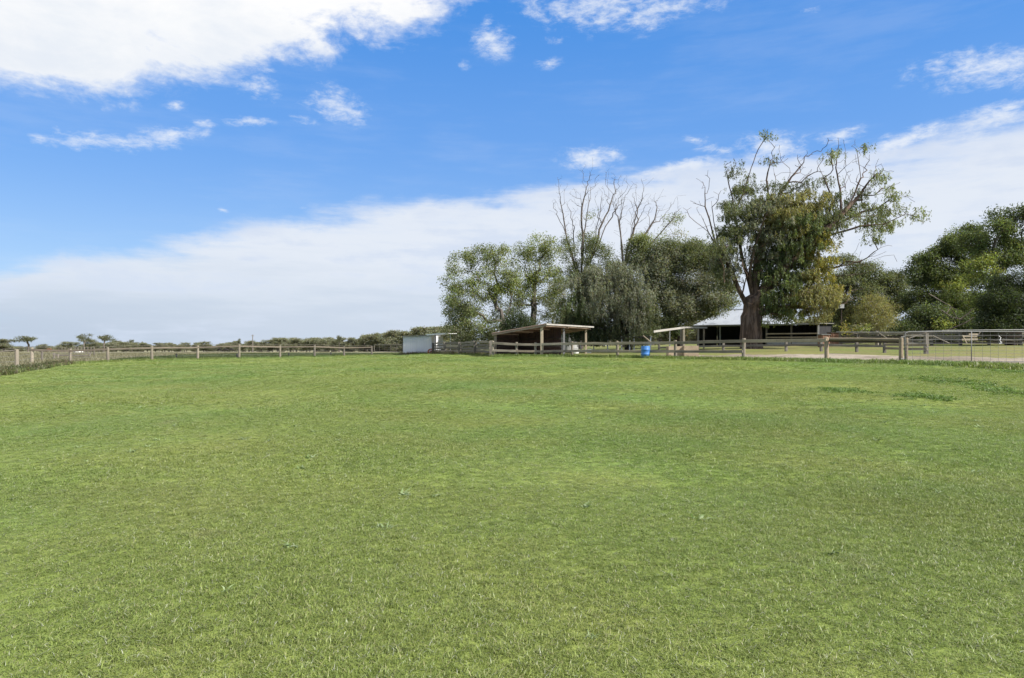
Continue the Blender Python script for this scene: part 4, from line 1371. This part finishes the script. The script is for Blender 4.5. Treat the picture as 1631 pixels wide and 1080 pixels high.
GRN = dict(gum=(0.185, 0.214, 0.094), gumdark=(0.131, 0.151, 0.079), grey=(0.175, 0.188, 0.133), olive=(0.215, 0.209, 0.092), yellow=(0.275, 0.255, 0.066), dark=(0.073, 0.096, 0.044), deep=(0.044, 0.062, 0.028), mid=(0.110, 0.142, 0.059), fresh=(0.209, 0.247, 0.079))


def clump_tree(name, label, D, base_px, trunk, clumps, bark, R, seed, dens=9.0, depth=0.8, per=46, sig=0.27, ln=0.17, wd=0.055, r0=0.008, droop=0.5, group=None, flare=0.0, up=0.6, alpha=0.25, shell=0.45, strand=0.0, base_col='gum', ydev=0.5, ridges=0, pre=None, trunk_name='trunk', cat='tree', flat=0.75, nclump=None, full=3.5, pipe=1.7):
    """tree from photo-measured clumps: trunk [(px,py)], clumps [(px,py,rx,ry[,colour])] turned into metres at distance D"""
    r = np.random.default_rng(seed)
    b = GP(base_px, D)
    th = thing(name, label, cat, b, group)
    T = Tree(seed)
    pts = [(b.x, b.y, b.z - 0.15)] + [tuple(P(px, py, D) + Vector((0, float(r.normal(0, 0.1)), 0))) for px, py in trunk]
    T.path(pts, -1, 3, 0.015)
    lo = max(0, len(T.p) - 4)
    if pre: lo = pre(T, D, r) or lo
    cen, col, pn = [], [], []
    for cl in clumps:
        px, py, rx, ry = cl[:4]
        cc = GRN[cl[4]] if len(cl) > 4 else GRN[base_col]
        k = D / F
        rx_, rz_ = rx * k, ry * k
        ry_ = max(rx_, rz_ * 0.8) * depth
        c = np.array(P(px, py, D)); c[1] += r.normal(0, ydev)
        n = max(3, int(dens * (rx_ * rz_ + rx_ * ry_ + ry_ * rz_) / 1.0))
        q = fill(r, c, (rx_, ry_, rz_), n, shell)
        pn.append(np.full(n, per * full * (0.5 if min(rx, ry) < 13 else 1.0)))
        cen.append(q)
        col.append(np.repeat([cc], n, 0) * (1 + r.normal(0, 0.13, (n, 1))))
    cen = np.concatenate(cen); col = np.concatenate(col)
    gg = G(cen[:, 0], cen[:, 1]) + 0.25
    cen[:, 2] = np.maximum(cen[:, 2], gg)
    T.connect(cen, lo, alpha, up)
    T.wood(trunk_name, bark, th, R, r0, flare, ridges, p=pipe)
    leaves('crown', th, cen, col, np.concatenate(pn), sig * 1.2, ln * 0.92, wd * 0.95, seed + 1, droop, strand=strand, flat=flat)
    return th


def bare_fan(T, D, r, root, tips, spread, n, lift=1.0):
    """bare twigs: points scattered round limb tips"""
    out = []
    for px, py in tips:
        c = np.array(P(px, py, D))
        for _ in range(n):
            out.append(c + r.normal(0, 1, 3) * np.array([spread, spread, spread]))
    return out


# left gum pair
clump_tree('gum_tree', 'broad bright green gum at the left end of the grove, leaning over the board fence', 60, 803,
           [(801, 520), (798, 495)],
           [(735, 420, 22, 22), (725, 450, 20, 24), (722, 490, 16, 24), (716, 525, 12, 16), (745, 480, 28, 26), (770, 410, 24, 20), (795, 405, 20, 18), (812, 430, 18, 22), (778, 450, 34, 26, 'fresh'), (808, 452, 20, 20, 'fresh'), (760, 515, 30, 22), (790, 530, 30, 20, 'gumdark'), (735, 505, 22, 20, 'gumdark'), (745, 545, 20, 14, 'gumdark'), (800, 490, 18, 18, 'gumdark'), (770, 545, 24, 12, 'gumdark'), (720, 470, 14, 16)],
           M['bark_grey'], 0.30, 101, full=2.3, dens=6.0, depth=0.7, per=44, sig=0.26, ln=0.19, wd=0.07)
clump_tree('gum_tree', 'taller open gum with a rounded top between the leaning gum and the bare trees', 63, 849,
           [(849, 520), (850, 480), (851, 455)],
           [(858, 385, 26, 12, 'fresh'), (838, 400, 18, 14), (878, 398, 18, 14), (860, 405, 28, 14), (885, 425, 14, 22), (835, 440, 22, 18, 'fresh'), (858, 440, 20, 14, 'fresh'), (880, 455, 16, 20), (835, 475, 18, 22), (870, 490, 18, 20, 'gumdark'), (838, 515, 18, 20, 'gumdark'), (820, 465, 16, 20), (815, 500, 14, 18, 'gumdark'), (860, 470, 18, 18), (895, 450, 12, 16, 'gumdark'), (850, 425, 18, 12)],
           M['bark_grey'], 0.28, 102, full=2.3, dens=5.2, depth=0.75, per=44, sig=0.26, ln=0.19, wd=0.07)
clump_tree('bushy_tree', 'dark low bushy tree behind the shelter under the gums', 58, 826, [(826, 535)],
           [(826, 520, 22, 24, 'deep'), (810, 535, 16, 16, 'dark'), (845, 535, 16, 18, 'dark')], M['bark_dark'], 0.14, 103, dens=8, per=50, ln=0.16, wd=0.06)
clump_tree('shrubby_tree', 'thin brownish scrub tree with many bare stems behind the shelter roof', 66, 882, [(882, 530), (880, 510)],
           [(880, 470, 20, 24, 'olive'), (890, 500, 20, 24, 'olive'), (868, 520, 16, 18, 'olive'), (895, 475, 14, 20, 'gumdark'), (888, 525, 18, 16, 'gumdark')], M['bark_dead'], 0.14, 104, dens=5.0, per=24, ln=0.17, wd=0.05, r0=0.012)

# bare-topped trees
def bare_pre(limbs, fans):
    def f(T, D, r):
        lo = len(T.p) - 2
        fork = len(T.p) - 1
        tips = []
        for limb in limbs:
            dy = r.normal(0, 0.8)
            pts = [P(px, py, D) for px, py in limb]
            m = len(pts)
            ids = T.path([(p.x, p.y + dy * (i + 1) / m, p.z) for i, p in enumerate(pts)], fork, 3, 0.014)
            tips += ids
        tg = []
        for limb in limbs:
            for k in range(len(limb)):
                if k == 0: continue
                px, py = limb[k]
                c = np.array(P(px, py, D)); frac = k / (len(limb) - 1)
                for _ in range(fans):
                    up_ = abs(r.normal(0.7, 0.55))
                    tg.append(c + np.array([r.normal(0, 0.42), r.normal(0, 0.5), up_ * 1.4]))
        T.connect(np.array(tg), lo + 1, 0.35, 1.6, 0.45, 0.045)
        return lo
    return f


clump_tree('bare_topped_tree', 'tall grey tree with bare branches above tufts of leaves, left of two bare trees', 70, 925,
           [(925, 520), (926, 470), (926, 445)],
           [(905, 400, 14, 24, 'gumdark'), (912, 425, 14, 18, 'gumdark'), (935, 385, 20, 16, 'gum'), (945, 405, 22, 20, 'gumdark'), (960, 395, 14, 20, 'gum'), (972, 405, 12, 18, 'gumdark'), (930, 430, 22, 18, 'gumdark'), (965, 430, 18, 18, 'gumdark'), (898, 440, 14, 18, 'gumdark'), (980, 425, 12, 18, 'gumdark'), (915, 455, 20, 20, 'gumdark'), (945, 450, 26, 18, 'gumdark'), (942, 345, 6, 8, 'gum')],
           M['bark_dead'], 0.30, 105, dens=4.6, per=30, ln=0.2, wd=0.065, r0=0.009,
           pre=bare_pre([[(914, 420), (904, 385), (898, 350), (892, 318)], [(910, 400), (900, 370), (888, 345)], [(916, 410), (914, 370), (911, 335)], [(927, 410), (928, 370), (927, 330), (934, 298)], [(929, 400), (933, 360), (938, 325), (942, 310)], [(938, 410), (950, 375), (958, 335), (962, 302)], [(946, 400), (955, 365), (970, 335), (978, 308)], [(952, 395), (965, 360), (982, 335), (988, 320)]], 22))
clump_tree('bare_topped_tree', 'shorter bare forked tree between the tall bare tree and the big tree', 68, 995,
           [(995, 510), (994, 460), (993, 430)],
           [(985, 430, 14, 16, 'gumdark'), (1020, 420, 20, 16, 'gumdark'), (1052, 375, 10, 8, 'gum'), (1072, 350, 14, 8, 'gum'), (1088, 345, 6, 10, 'gum'), (1080, 376, 10, 10, 'olive'), (1035, 400, 20, 18, 'gumdark')],
           M['bark_dead'], 0.26, 106, dens=4.6, per=34, ln=0.2, wd=0.065, r0=0.009,
           pre=bare_pre([[(992, 405), (988, 370), (984, 345)], [(990, 390), (988, 350), (995, 322)], [(998, 400), (1004, 370), (1008, 345), (1016, 325)], [(1000, 395), (1012, 360), (1022, 342), (1028, 335)], [(1004, 400), (1030, 370), (1042, 350), (1046, 330)], [(1006, 405), (1040, 385), (1060, 362), (1075, 345)]], 20))

# weeping grey-green tree and grey dome tree
clump_tree('weeping_tree', 'dense weeping grey green tree with a dark trunk right of the shelter', 51, 1001,
           [(1001, 535), (1000, 510)],
           [(900, 500, 14, 26, 'gumdark'), (950, 440, 24, 16, 'grey'), (990, 435, 26, 16, 'grey'), (935, 455, 26, 22, 'grey'), (925, 490, 26, 30, 'mid'), (912, 515, 16, 26, 'dark'), (955, 480, 30, 30, 'grey'), (985, 455, 30, 26, 'grey'), (1015, 470, 26, 28, 'grey'), (965, 520, 30, 24, 'gumdark'), (1000, 505, 30, 26, 'grey'), (1025, 505, 20, 26, 'gumdark'), (940, 530, 26, 14, 'dark'), (1005, 535, 30, 10, 'gumdark')],
           M['bark_dark'], 0.30, 107, dens=9.0, depth=0.95, per=60, sig=0.27, ln=0.20, wd=0.045, droop=0.9, strand=1.5)
clump_tree('grey_dome_tree', 'wide dome of dense grey green foliage behind the weeping tree', 57, 1085,
           [(1080, 530), (1062, 500), (1050, 480)],
           [(1060, 398, 22, 14, 'gumdark'), (1108, 396, 26, 13, 'gumdark'), (1142, 405, 18, 15, 'gumdark'), (1035, 450, 18, 22, 'grey'), (1015, 405, 22, 24, 'gumdark'), (1025, 385, 16, 14, 'gum'), (1045, 420, 34, 24, 'grey'), (1090, 410, 40, 24, 'gumdark'), (1130, 420, 30, 24, 'gumdark'), (1060, 455, 30, 24, 'gumdark'), (1100, 450, 34, 26, 'grey'), (1080, 480, 32, 26, 'grey'), (1125, 475, 30, 26, 'grey'), (1092, 495, 30, 20, 'grey'), (1150, 450, 24, 26, 'gumdark'), (1138, 485, 22, 16, 'gumdark'), (1164, 474, 14, 16, 'gumdark'), (1040, 480, 16, 18, 'dark'), (1060, 520, 26, 16, 'dark')],
           M['bark_dark'], 0.34, 108, dens=7.5, depth=0.8, per=56, sig=0.28, ln=0.17, wd=0.065, droop=0.4)

# the big tree
def big_pre(T, D, r):
    n0 = len(T.p)
    fork = n0 - 1
    mid = n0 - 4
    def limb(pts, parent, dy, sub=3, jit=0.01):
        m = len(pts)
        return T.path([(P(px, py, D).x, D + dy * (i + 1) / m, P(px, py, D).z) for i, (px, py) in enumerate(pts)], parent, sub, jit)
    l1 = limb([(1176, 462), (1160, 425), (1143, 398), (1125, 372), (1112, 345)], mid, -0.6)
    l1b = limb([(1122, 330), (1121, 300)], l1[9], -0.3)
    l1c = limb([(1138, 350), (1136, 318)], l1[8], 0.4)
    limb([(1098, 345), (1094, 335)], l1[11], 0)
    l2 = limb([(1188, 425), (1178, 370), (1172, 320), (1164, 280), (1161, 258)], fork, 0.8)
    l2b = limb([(1186, 300), (1195, 268), (1205, 240), (1216, 222)], l2[7], -.4)
    l3 = limb([(1205, 420), (1222, 360), (1240, 310), (1256, 285), (1275, 262)], fork, -0.5)
    l3b = limb([(1228, 320), (1224, 285), (1232, 252)], l3[5], .5)
    l3c = limb([(1262, 305), (1285, 280), (1300, 272)], l3[8], .9)
    l3d = limb([(1240, 285), (1240, 262)], l3[7], .9)
    l4 = limb([(1222, 455), (1255, 420), (1290, 385), (1325, 352), (1345, 325), (1358, 290), (1350, 250)], fork, -1.2)
    l4b = limb([(1330, 320), (1318, 280), (1310, 252)], l4[9], 0.8)
    l4c = limb([(1360, 320), (1380, 290), (1395, 275)], l4[11], -.6)
    l4d = limb([(1345, 352), (1380, 335), (1420, 325), (1440, 335)], l4[10], 0.9)
    l4e = limb([(1330, 372), (1365, 362), (1400, 360), (1430, 345)], l4[8], -0.9)
    l4f = limb([(1340, 300), (1335, 265), (1340, 242)], l4[12], .5)
    l5 = limb([(1235, 470), (1275, 448), (1320, 428), (1360, 420), (1400, 405)], fork, 1.0)
    l5b = limb([(1330, 440), (1375, 436), (1405, 425)], l5[8], 0.4)
    l6 = limb([(1228, 490), (1265, 490), (1300, 492), (1330, 485)], mid, -1.5)
    l7 = limb([(1190, 430), (1195, 390), (1205, 350)], fork, -1.6)
    # bare sprays
    tg = []
    def spray(px, py, n, sx, sz, lift=0.5):
        c = np.array(P(px, py, D))
        for _ in range(n):
            tg.append(c + np.array([r.normal(0, sx), r.normal(0, sx), abs(r.normal(lift, sz))]))
    for q in ((1112, 345, 8), (1121, 305, 8), (1136, 320, 7), (1096, 338, 4), (1128, 365, 5)): spray(q[0], q[1], q[2], 0.3, 0.35)
    for q in ((1275, 265, 10), (1300, 275, 10), (1255, 285, 10), (1240, 265, 7), (1285, 285, 8), (1265, 300, 8), (1310, 255, 10), (1318, 280, 8), (1345, 250, 10), (1370, 280, 10), (1395, 280, 12), (1380, 300, 10), (1400, 320, 10), (1340, 275, 8), (1358, 300, 8), (1420, 325, 10), (1440, 340, 6), (1365, 265, 8), (1330, 262, 8), (1410, 300, 10), (1375, 325, 8), (1400, 350, 8), (1232, 262, 8), (1216, 235, 5), (1170, 275, 8)): spray(q[0], q[1], q[2], 0.45, 0.5)
    for q in ((1405, 425, 6), (1400, 405, 8), (1370, 420, 6), (1360, 440, 6), (1350, 470, 8), (1340, 480, 8), (1320, 495, 10), (1300, 500, 8)): spray(q[0], q[1], q[2], 0.6, 0.3, 0.0)
    for q in ((1160, 430, 8), (1175, 450, 8), (1200, 430, 8), (1190, 470, 6), (1185, 400, 8)):
        c = np.array(P(q[0], q[1], D - 1.3))
        for _ in range(q[2]): tg.append(c + r.normal(0, 0.6, 3))
    T.connect(np.array(tg), fork, 0.3, 0.8, 0.3, 0.08)
    return fork


clump_tree('big_tree', 'huge spreading tree with a thick red brown trunk and bare upper branches', 44, 1197,
           [(1198, 530), (1199, 505), (1200, 480)],
           [(1160, 385, 26, 34, 'gumdark'), (1170, 350, 22, 24, 'gumdark'), (1155, 420, 22, 26, 'grey'), (1212, 352, 36, 34, 'grey'), (1255, 335, 34, 26, 'olive'), (1285, 322, 24, 18, 'olive'), (1302, 350, 24, 34, 'gumdark'), (1230, 390, 36, 34, 'grey'), (1275, 385, 36, 34, 'olive'), (1300, 400, 28, 36, 'yellow'), (1250, 425, 36, 34, 'mid'), (1300, 450, 30, 34, 'yellow'), (1270, 460, 36, 34, 'olive'), (1235, 465, 30, 34, 'mid'), (1245, 485, 28, 22, 'yellow'), (1285, 478, 32, 22, 'olive'), (1312, 470, 18, 24, 'yellow'), (1250, 503, 24, 12, 'fresh'), (1296, 498, 22, 14, 'olive'), (1226, 490, 14, 14, 'mid'), (1214, 510, 7, 10, 'fresh'), (1240, 345, 40, 36, 'olive'), (1262, 375, 40, 36, 'mid'), (1225, 425, 36, 36, 'mid'),  # yellow clumps at lower right: new growth tint plus sunlight painted into leaf colour
            (1168, 264, 10, 15, 'gumdark'), (1178, 300, 12, 14, 'gumdark'), (1203, 285, 11, 15, 'gumdark'), (1217, 222, 6, 7, 'gum'), (1233, 250, 10, 9, 'gumdark'), (1222, 295, 10, 11, 'gumdark'), (1195, 320, 12, 12, 'gumdark'), (1160, 330, 14, 16, 'gumdark'),
            (1190, 305, 16, 16, 'gumdark'), (1215, 325, 20, 16, 'gumdark'), (1238, 300, 14, 12, 'gumdark'), (1255, 300, 12, 10, 'gumdark'), (1360, 325, 18, 12, 'gumdark'), (1345, 300, 12, 12, 'gumdark'), (1375, 305, 14, 10, 'gumdark'), (1405, 315, 14, 10, 'gum'), (1335, 275, 10, 10, 'gumdark'), (1290, 295, 14, 10, 'gumdark'), (1318, 360, 16, 18, 'gumdark'), (1370, 355, 16, 10, 'gumdark'), (1385, 425, 16, 7, 'gumdark'), (1345, 440, 16, 7, 'gumdark'), (1130, 400, 14, 16, 'gumdark'), (1145, 440, 16, 20, 'gumdark'),
            (1326, 330, 15, 24, 'gumdark'), (1340, 240, 8, 7, 'gum'), (1364, 245, 7, 6, 'gum'), (1393, 282, 16, 9, 'gum'), (1424, 292, 6, 8, 'gum'), (1378, 326, 24, 9, 'gum'), (1415, 332, 24, 10, 'gum'), (1448, 343, 11, 13, 'gum'), (1395, 355, 24, 11, 'gum'), (1390, 378, 14, 12, 'gum'), (1425, 355, 15, 9, 'gum'), (1356, 345, 18, 9, 'gum'), (1312, 250, 5, 4, 'gum')],
           M['bark_red'], 0.66, 109, dens=9, depth=0.9, per=42, sig=0.24, ln=0.19, wd=0.045, droop=0.8, r0=0.011, flare=0.12, pipe=1.62, ridges=5, pre=big_pre, ydev=0.7, strand=0.9)

# right-hand trees
clump_tree('dark_tree', 'dark flat-topped tree in the gap behind the big tree and the small olive tree', 66, 1345,
           [(1345, 520), (1346, 470)],
           [(1345, 412, 26, 6, 'gumdark'), (1370, 425, 26, 8, 'gumdark'), (1335, 440, 26, 12, 'gumdark'), (1365, 450, 30, 18, 'gumdark'), (1400, 440, 26, 18, 'gumdark'), (1420, 450, 20, 20, 'gumdark'), (1380, 475, 30, 22, 'gumdark'), (1415, 480, 26, 24, 'dark'), (1345, 490, 26, 24, 'olive'), (1335, 515, 20, 18, 'gumdark'), (1430, 470, 18, 26, 'gumdark'), (1440, 440, 12, 12, 'gumdark'), (1325, 470, 14, 24, 'gumdark')],
           M['bark_dark'], 0.26, 110, dens=7.5, per=44, ln=0.2, wd=0.065, r0=0.012)
clump_tree('olive_tree', 'small round olive green tree with a pale trunk behind the stockyard', 47, 1397,
           [(1397, 525), (1396, 505)],
           [(1396, 482, 24, 14, 'olive'), (1380, 500, 16, 16, 'olive'), (1412, 498, 16, 16, 'olive'), (1396, 505, 22, 16, 'olive'), (1385, 520, 16, 10, 'olive'), (1412, 518, 16, 10, 'olive')],
           M['bark_pale'], 0.13, 111, dens=11, per=44, sig=0.2, ln=0.13, wd=0.035)
clump_tree('shrub', 'yellow green leafy shrub left of the small olive tree', 46, 1364, [(1364, 532)],
           [(1358, 524, 12, 8, 'yellow'), (1370, 520, 14, 8, 'fresh'), (1352, 520, 6, 6, 'yellow'), (1378, 528, 8, 6, 'fresh')], M['bark_pale'], 0.04, 112, dens=12, per=16, sig=0.15, ln=0.15, wd=0.06, cat='shrub')
clump_tree('broad_tree', 'broad dark green tree with domed layered crown behind the gate', 58, 1500,
           [(1505, 520), (1508, 480)],
           [(1465, 435, 26, 16, 'mid'), (1480, 415, 26, 14, 'mid'), (1510, 395, 28, 16, 'mid'), (1540, 375, 26, 14, 'mid'), (1530, 405, 26, 18, 'mid'), (1495, 440, 28, 20, 'dark'), (1455, 470, 26, 24, 'dark'), (1540, 440, 30, 22, 'mid'), (1500, 480, 30, 24, 'mid'), (1455, 510, 26, 24, 'dark'), (1490, 515, 30, 20, 'fresh'), (1530, 490, 30, 24, 'mid'), (1530, 520, 30, 18, 'dark'), (1500, 455, 24, 16, 'fresh')],
           M['bark_grey'], 0.36, 113, dens=6.6, per=54, ln=0.19, wd=0.08, droop=0.35)
clump_tree('broad_tree', 'taller dark tree rising at the right edge with light limbs in its crown', 52, 1590,
           [(1590, 520), (1585, 470), (1580, 440)],
           [(1560, 385, 26, 16, 'mid'), (1585, 368, 20, 14, 'mid'), (1600, 345, 24, 12, 'dark'), (1625, 335, 20, 12, 'dark'), (1620, 365, 20, 10, 'dark'), (1650, 345, 30, 20, 'dark'), (1560, 425, 26, 22, 'fresh'), (1600, 405, 24, 22, 'mid'), (1615, 390, 22, 14, 'fresh'), (1570, 465, 28, 24, 'mid'), (1640, 400, 26, 24, 'mid')],
           M['bark_grey'], 0.34, 114, dens=6.4, per=54, ln=0.18, wd=0.08, droop=0.35)
clump_tree('cypress_tree', 'very dark dense cypress filling the right edge behind the gate', 44, 1610,
           [(1610, 525), (1610, 490)],
           [(1605, 455, 30, 20, 'deep'), (1580, 480, 26, 22, 'deep'), (1625, 480, 30, 26, 'deep'), (1600, 505, 36, 20, 'deep'), (1640, 510, 30, 24, 'deep'), (1570, 515, 26, 14, 'deep'), (1655, 455, 30, 30, 'deep'), (1585, 530, 40, 8, 'deep'), (1630, 530, 40, 8, 'deep')],
           M['bark_dark'], 0.34, 115, dens=13, per=60, sig=0.22, ln=0.14, wd=0.05, droop=0.2)
clump_tree('understorey_tree', 'dark green leafy tree low between the olive tree and the cypress', 50, 1475, [(1475, 530), (1475, 515)],
           [(1450, 520, 22, 16, 'dark'), (1480, 508, 26, 20, 'dark'), (1515, 515, 26, 16, 'dark'), (1500, 500, 22, 16, 'mid'), (1545, 520, 22, 14, 'deep'), (1495, 520, 14, 10, 'fresh')],
           M['bark_dark'], 0.2, 116, dens=9, per=50, ln=0.17, wd=0.07)
# fallen pale limbs in front of the trees
fb = thing('fallen_branch', 'pale bare broken limbs hanging in front of the dark trees behind the gate', 'branch', P(1505, 530, 46))
for pts in ([(1478, 468), (1500, 482), (1520, 490), (1529, 494)], [(1505, 500), (1515, 490), (1528, 508)], [(1500, 494), (1518, 505), (1531, 509)], [(1528, 509), (1540, 500), (1548, 490)], [(1512, 526), (1535, 515), (1552, 505)]):
    MB().tube([P(a, b, 46.5) + Vector((0, random.uniform(-.2, .2), 0)) for a, b in pts], [0.04, 0.032, 0.022, 0.012][:len(pts)], 6, 0.15).build('limb', M['bark_dead'], fb)


# ------------------------------------------------------------------ distant trees (a few kinds, copied)
def far_proto(seed, kind, H_=10.0):
    r = np.random.default_rng(seed)
    th = thing('far_gum_tree', 'far gum tree', 'tree', (0, 0, 0))
    T = Tree(seed)
    T.path([(0, 0, -0.3), (0.1, 0, H_ * 0.22), (0.2, 0.1, H_ * 0.42)], -1, 2, 0.02)
    cen = []
    if kind == 0:      # umbrella crown on bare limbs
        for i in range(9):
            a = r.uniform(0, 6.28); d = r.uniform(0.5, 3.6)
            cen.append(fill(r, (d * math.cos(a), d * math.sin(a), H_ * r.uniform(0.66, 0.95)), (1.3, 1.3, 0.55), 14))
    elif kind == 1:    # full round crown
        for i in range(13):
            a = r.uniform(0, 6.28); d = r.uniform(0.3, 3.2); z = r.uniform(0.30, 0.92)
            k = math.sqrt(max(0.1, 1 - ((z - 0.58) / 0.45) ** 2))
            cen.append(fill(r, (d * k * math.cos(a), d * k * math.sin(a), H_ * z), (1.5, 1.5, 1.0), 14))
    else:              # wide low bushy
        for i in range(15):
            a = r.uniform(0, 6.28); d = r.uniform(0.5, 5.0)
            cen.append(fill(r, (d * math.cos(a), d * math.sin(a), H_ * r.uniform(0.15, 0.75) * (1 - d * 0.06)), (1.7, 1.7, 1.0), 14))
    cen = np.concatenate(cen)
    T.connect(cen[::4], 1, 0.25, 0.6, 1.4)
    T.wood('trunk', M['bark_grey'], th, 0.3, 0.035)
    cols = {0: (0.135, 0.145, 0.090), 1: (0.185, 0.192, 0.130), 2: (0.178, 0.183, 0.130)}[kind]  # leaf colours paler and bluer: distance haze is mixed into them
    col = np.repeat([cols], len(cen), 0) * (1 + r.normal(0, 0.2, (len(cen), 1)))
    leaves('crown', th, cen, col, 9 if kind == 0 else 20, 0.5, 0.6, 0.25, seed + 5, 0.3)
    return th


def dup(root, loc, scale, rz, label, group):
    c = root.copy(); COL.objects.link(c)
    c.location = loc; c.scale = scale; c.rotation_euler = (0, 0, rz)
    c['label'] = label
    if group: c['group'] = group
    for ch in list(root.children):
        d = ch.copy(); COL.objects.link(d); d.parent = c
    return c


protos = {k: [far_proto(300 + 10 * k + j, k) for j in range(3)] for k in (0, 1, 2)}
used = set()


def far_tree(kind, px, D, ytop, wpx, label, group):
    j = random.randrange(3)
    root = protos[kind][j]
    b = GP(px, D); zt = H - (ytop - HY) / F * D
    h = max(zt - b.z, 2.0); sz = h / 10.0
    wid = {0: 8.5, 1: 8.5, 2: 12.0}[kind]
    sx = (wpx / F * D) / wid
    sc = (sx, sx, sz); rz = random.uniform(0, 6.28)
    b.z -= 0.2
    if (kind, j) not in used:
        used.add((kind, j))
        root.location = b; root.scale = sc; root.rotation_euler = (0, 0, rz); root['label'] = label
        if group: root['group'] = group
        return root
    return dup(root, b, sc, rz, label, group)


# the ones that stand out on the left
singles = [(1, 6, 330, 539.5, 44, 'rounded far tree cut by the left edge of the field'), (0, 45, 340, 532.5, 42, 'umbrella-crowned far gum on bare limbs near the left edge'), (2, 70, 360, 543, 34, 'low bushy far tree just right of the umbrella-crowned gum'),
           (1, 104, 400, 543.5, 30, 'small round far tree above the dark fence posts on the left'), (0, 120, 420, 544.5, 22, 'small flat far tree behind the pale water tank'), (0, 134, 380, 531, 26, 'tall thin far gum with two flat tufts, left of a pair'), (0, 166, 390, 530.5, 30, 'tall spreading far gum, right of a pair'), (1, 146, 400, 540, 34, 'dense far tree between the two tall thin gums'),
           (2, 176, 400, 541.5, 36, 'wide dense far tree under the tall spreading gum'), (1, 197, 470, 544.5, 26, 'round far tree where the left clump meets the low treeline'), (2, 92, 370, 546, 30, 'low dark far bush between the umbrella gum and the pale tank'),
           (0, 207, 700, 540, 12, 'single umbrella tuft tree rising over the low left treeline'), (0, 227.5, 720, 542.5, 7, 'tiny tuft tree right of the single umbrella tuft tree'), (0, 381, 560, 539, 8, 'lone tufted far gum just left of the utility pole'), (0, 540, 420, 531.5, 12, 'flat tufted gum rising above the treeline left of the white shed')]
for k, px, D, yt, wp, lab in singles:
    far_tree(k, px, D, yt, wp, lab, None)
rr = np.random.default_rng(77)
def line_top(px):
    return np.interp(px, [-60, 20, 90, 180, 240, 300, 340, 400, 470, 530, 580, 640, 680, 720, 790], [549, 548, 548, 544.5, 546, 548, 547, 543.5, 538, 540, 534, 527, 521, 519, 520])
for i in range(190):
    px = rr.uniform(140, 740)
    near = np.interp(px, [150, 300, 400, 560, 640, 740], [620, 700, 560, 420, 330, 250])
    D = near + rr.uniform(0, 70)
    top = line_top(px) + rr.normal(0.5, 1.6)
    kd = int(rr.choice([1, 1, 2]))
    lab, grp = (('grey olive gum in the low far treeline below the single umbrella tuft tree', 'far treeline below the umbrella tuft tree') if px < 242 else
                ('grey olive gum in the lowest stretch of the far treeline, before the utility pole', 'lowest stretch of the far treeline') if px < 402 else
                ('olive gum in the far treeline just right of the utility pole', 'far treeline right of the utility pole') if px < 535 else
                ('olive gum in the taller far treeline just left of the white shed', 'far treeline left of the white shed') if px < 640 else
                ('olive gum in the far treeline behind the white shed and leaning gum', 'far treeline behind the white shed'))
    far_tree(kd, px, D, min(top, 548.5), rr.uniform(12, 26) * (550 - min(top, 548)) / 14 * 0.8 + 16, lab, grp)
for i in range(26):
    px = rr.uniform(-80, 150)
    far_tree(2, px, rr.uniform(480, 640), rr.uniform(545, 548.5), rr.uniform(22, 34), 'low bushy tree in the far left scrub line', 'far left scrub line')
# trees behind the grove, seen only through gaps
for i in range(46):
    px = rr.uniform(860, 1720) if i % 3 else rr.uniform(1060, 1420); D = rr.uniform(100, 170); px_ = px
    far_tree(int(rr.choice([1, 2])), px, D, rr.uniform(480, 522), rr.uniform(60, 110), 'far gum glimpsed behind the bare trees and the dome tree' if px_ < 1178 else 'far gum glimpsed between the big tree and the right hand trees' if px_ < 1460 else 'far gum behind the dark trees at the right edge', 'trees behind the grove left of the big trunk' if px_ < 1178 else 'trees behind the grove right of the big trunk' if px_ < 1460 else 'trees behind the right hand trees')


# low scrub that closes the foot of the far treeline: nobody could count it
def far_scrub():
    r = np.random.default_rng(5)
    n = 9500
    px = r.uniform(-120, 1760, n)
    D = np.interp(px, [-120, 150, 300, 400, 560, 640, 760, 860, 1760], [520, 640, 720, 600, 450, 360, 280, 175, 165]) + r.uniform(0, 60, n)
    x = (px - CX) / F * D
    hh = np.interp(px, [-120, 250, 450, 760, 1760], [3.2, 5.5, 5.0, 3.6, 3.4])
    c = np.stack([x, D, G(x, D) + r.uniform(0.2, 1, n) * hh], -1)
    col = np.repeat([(0.145, 0.146, 0.108)], n, 0) * (1 + r.normal(0, 0.25, (n, 1)))  # distance haze is mixed into this leaf colour as well
    o = leaves('far_scrub', None, c, col, 9, 0.8, 0.8, 0.4, 6, 0.1)
    tag(o, 'grey olive scrub closing the foot of the far treeline', 'scrub', kind='stuff')


far_scrub()
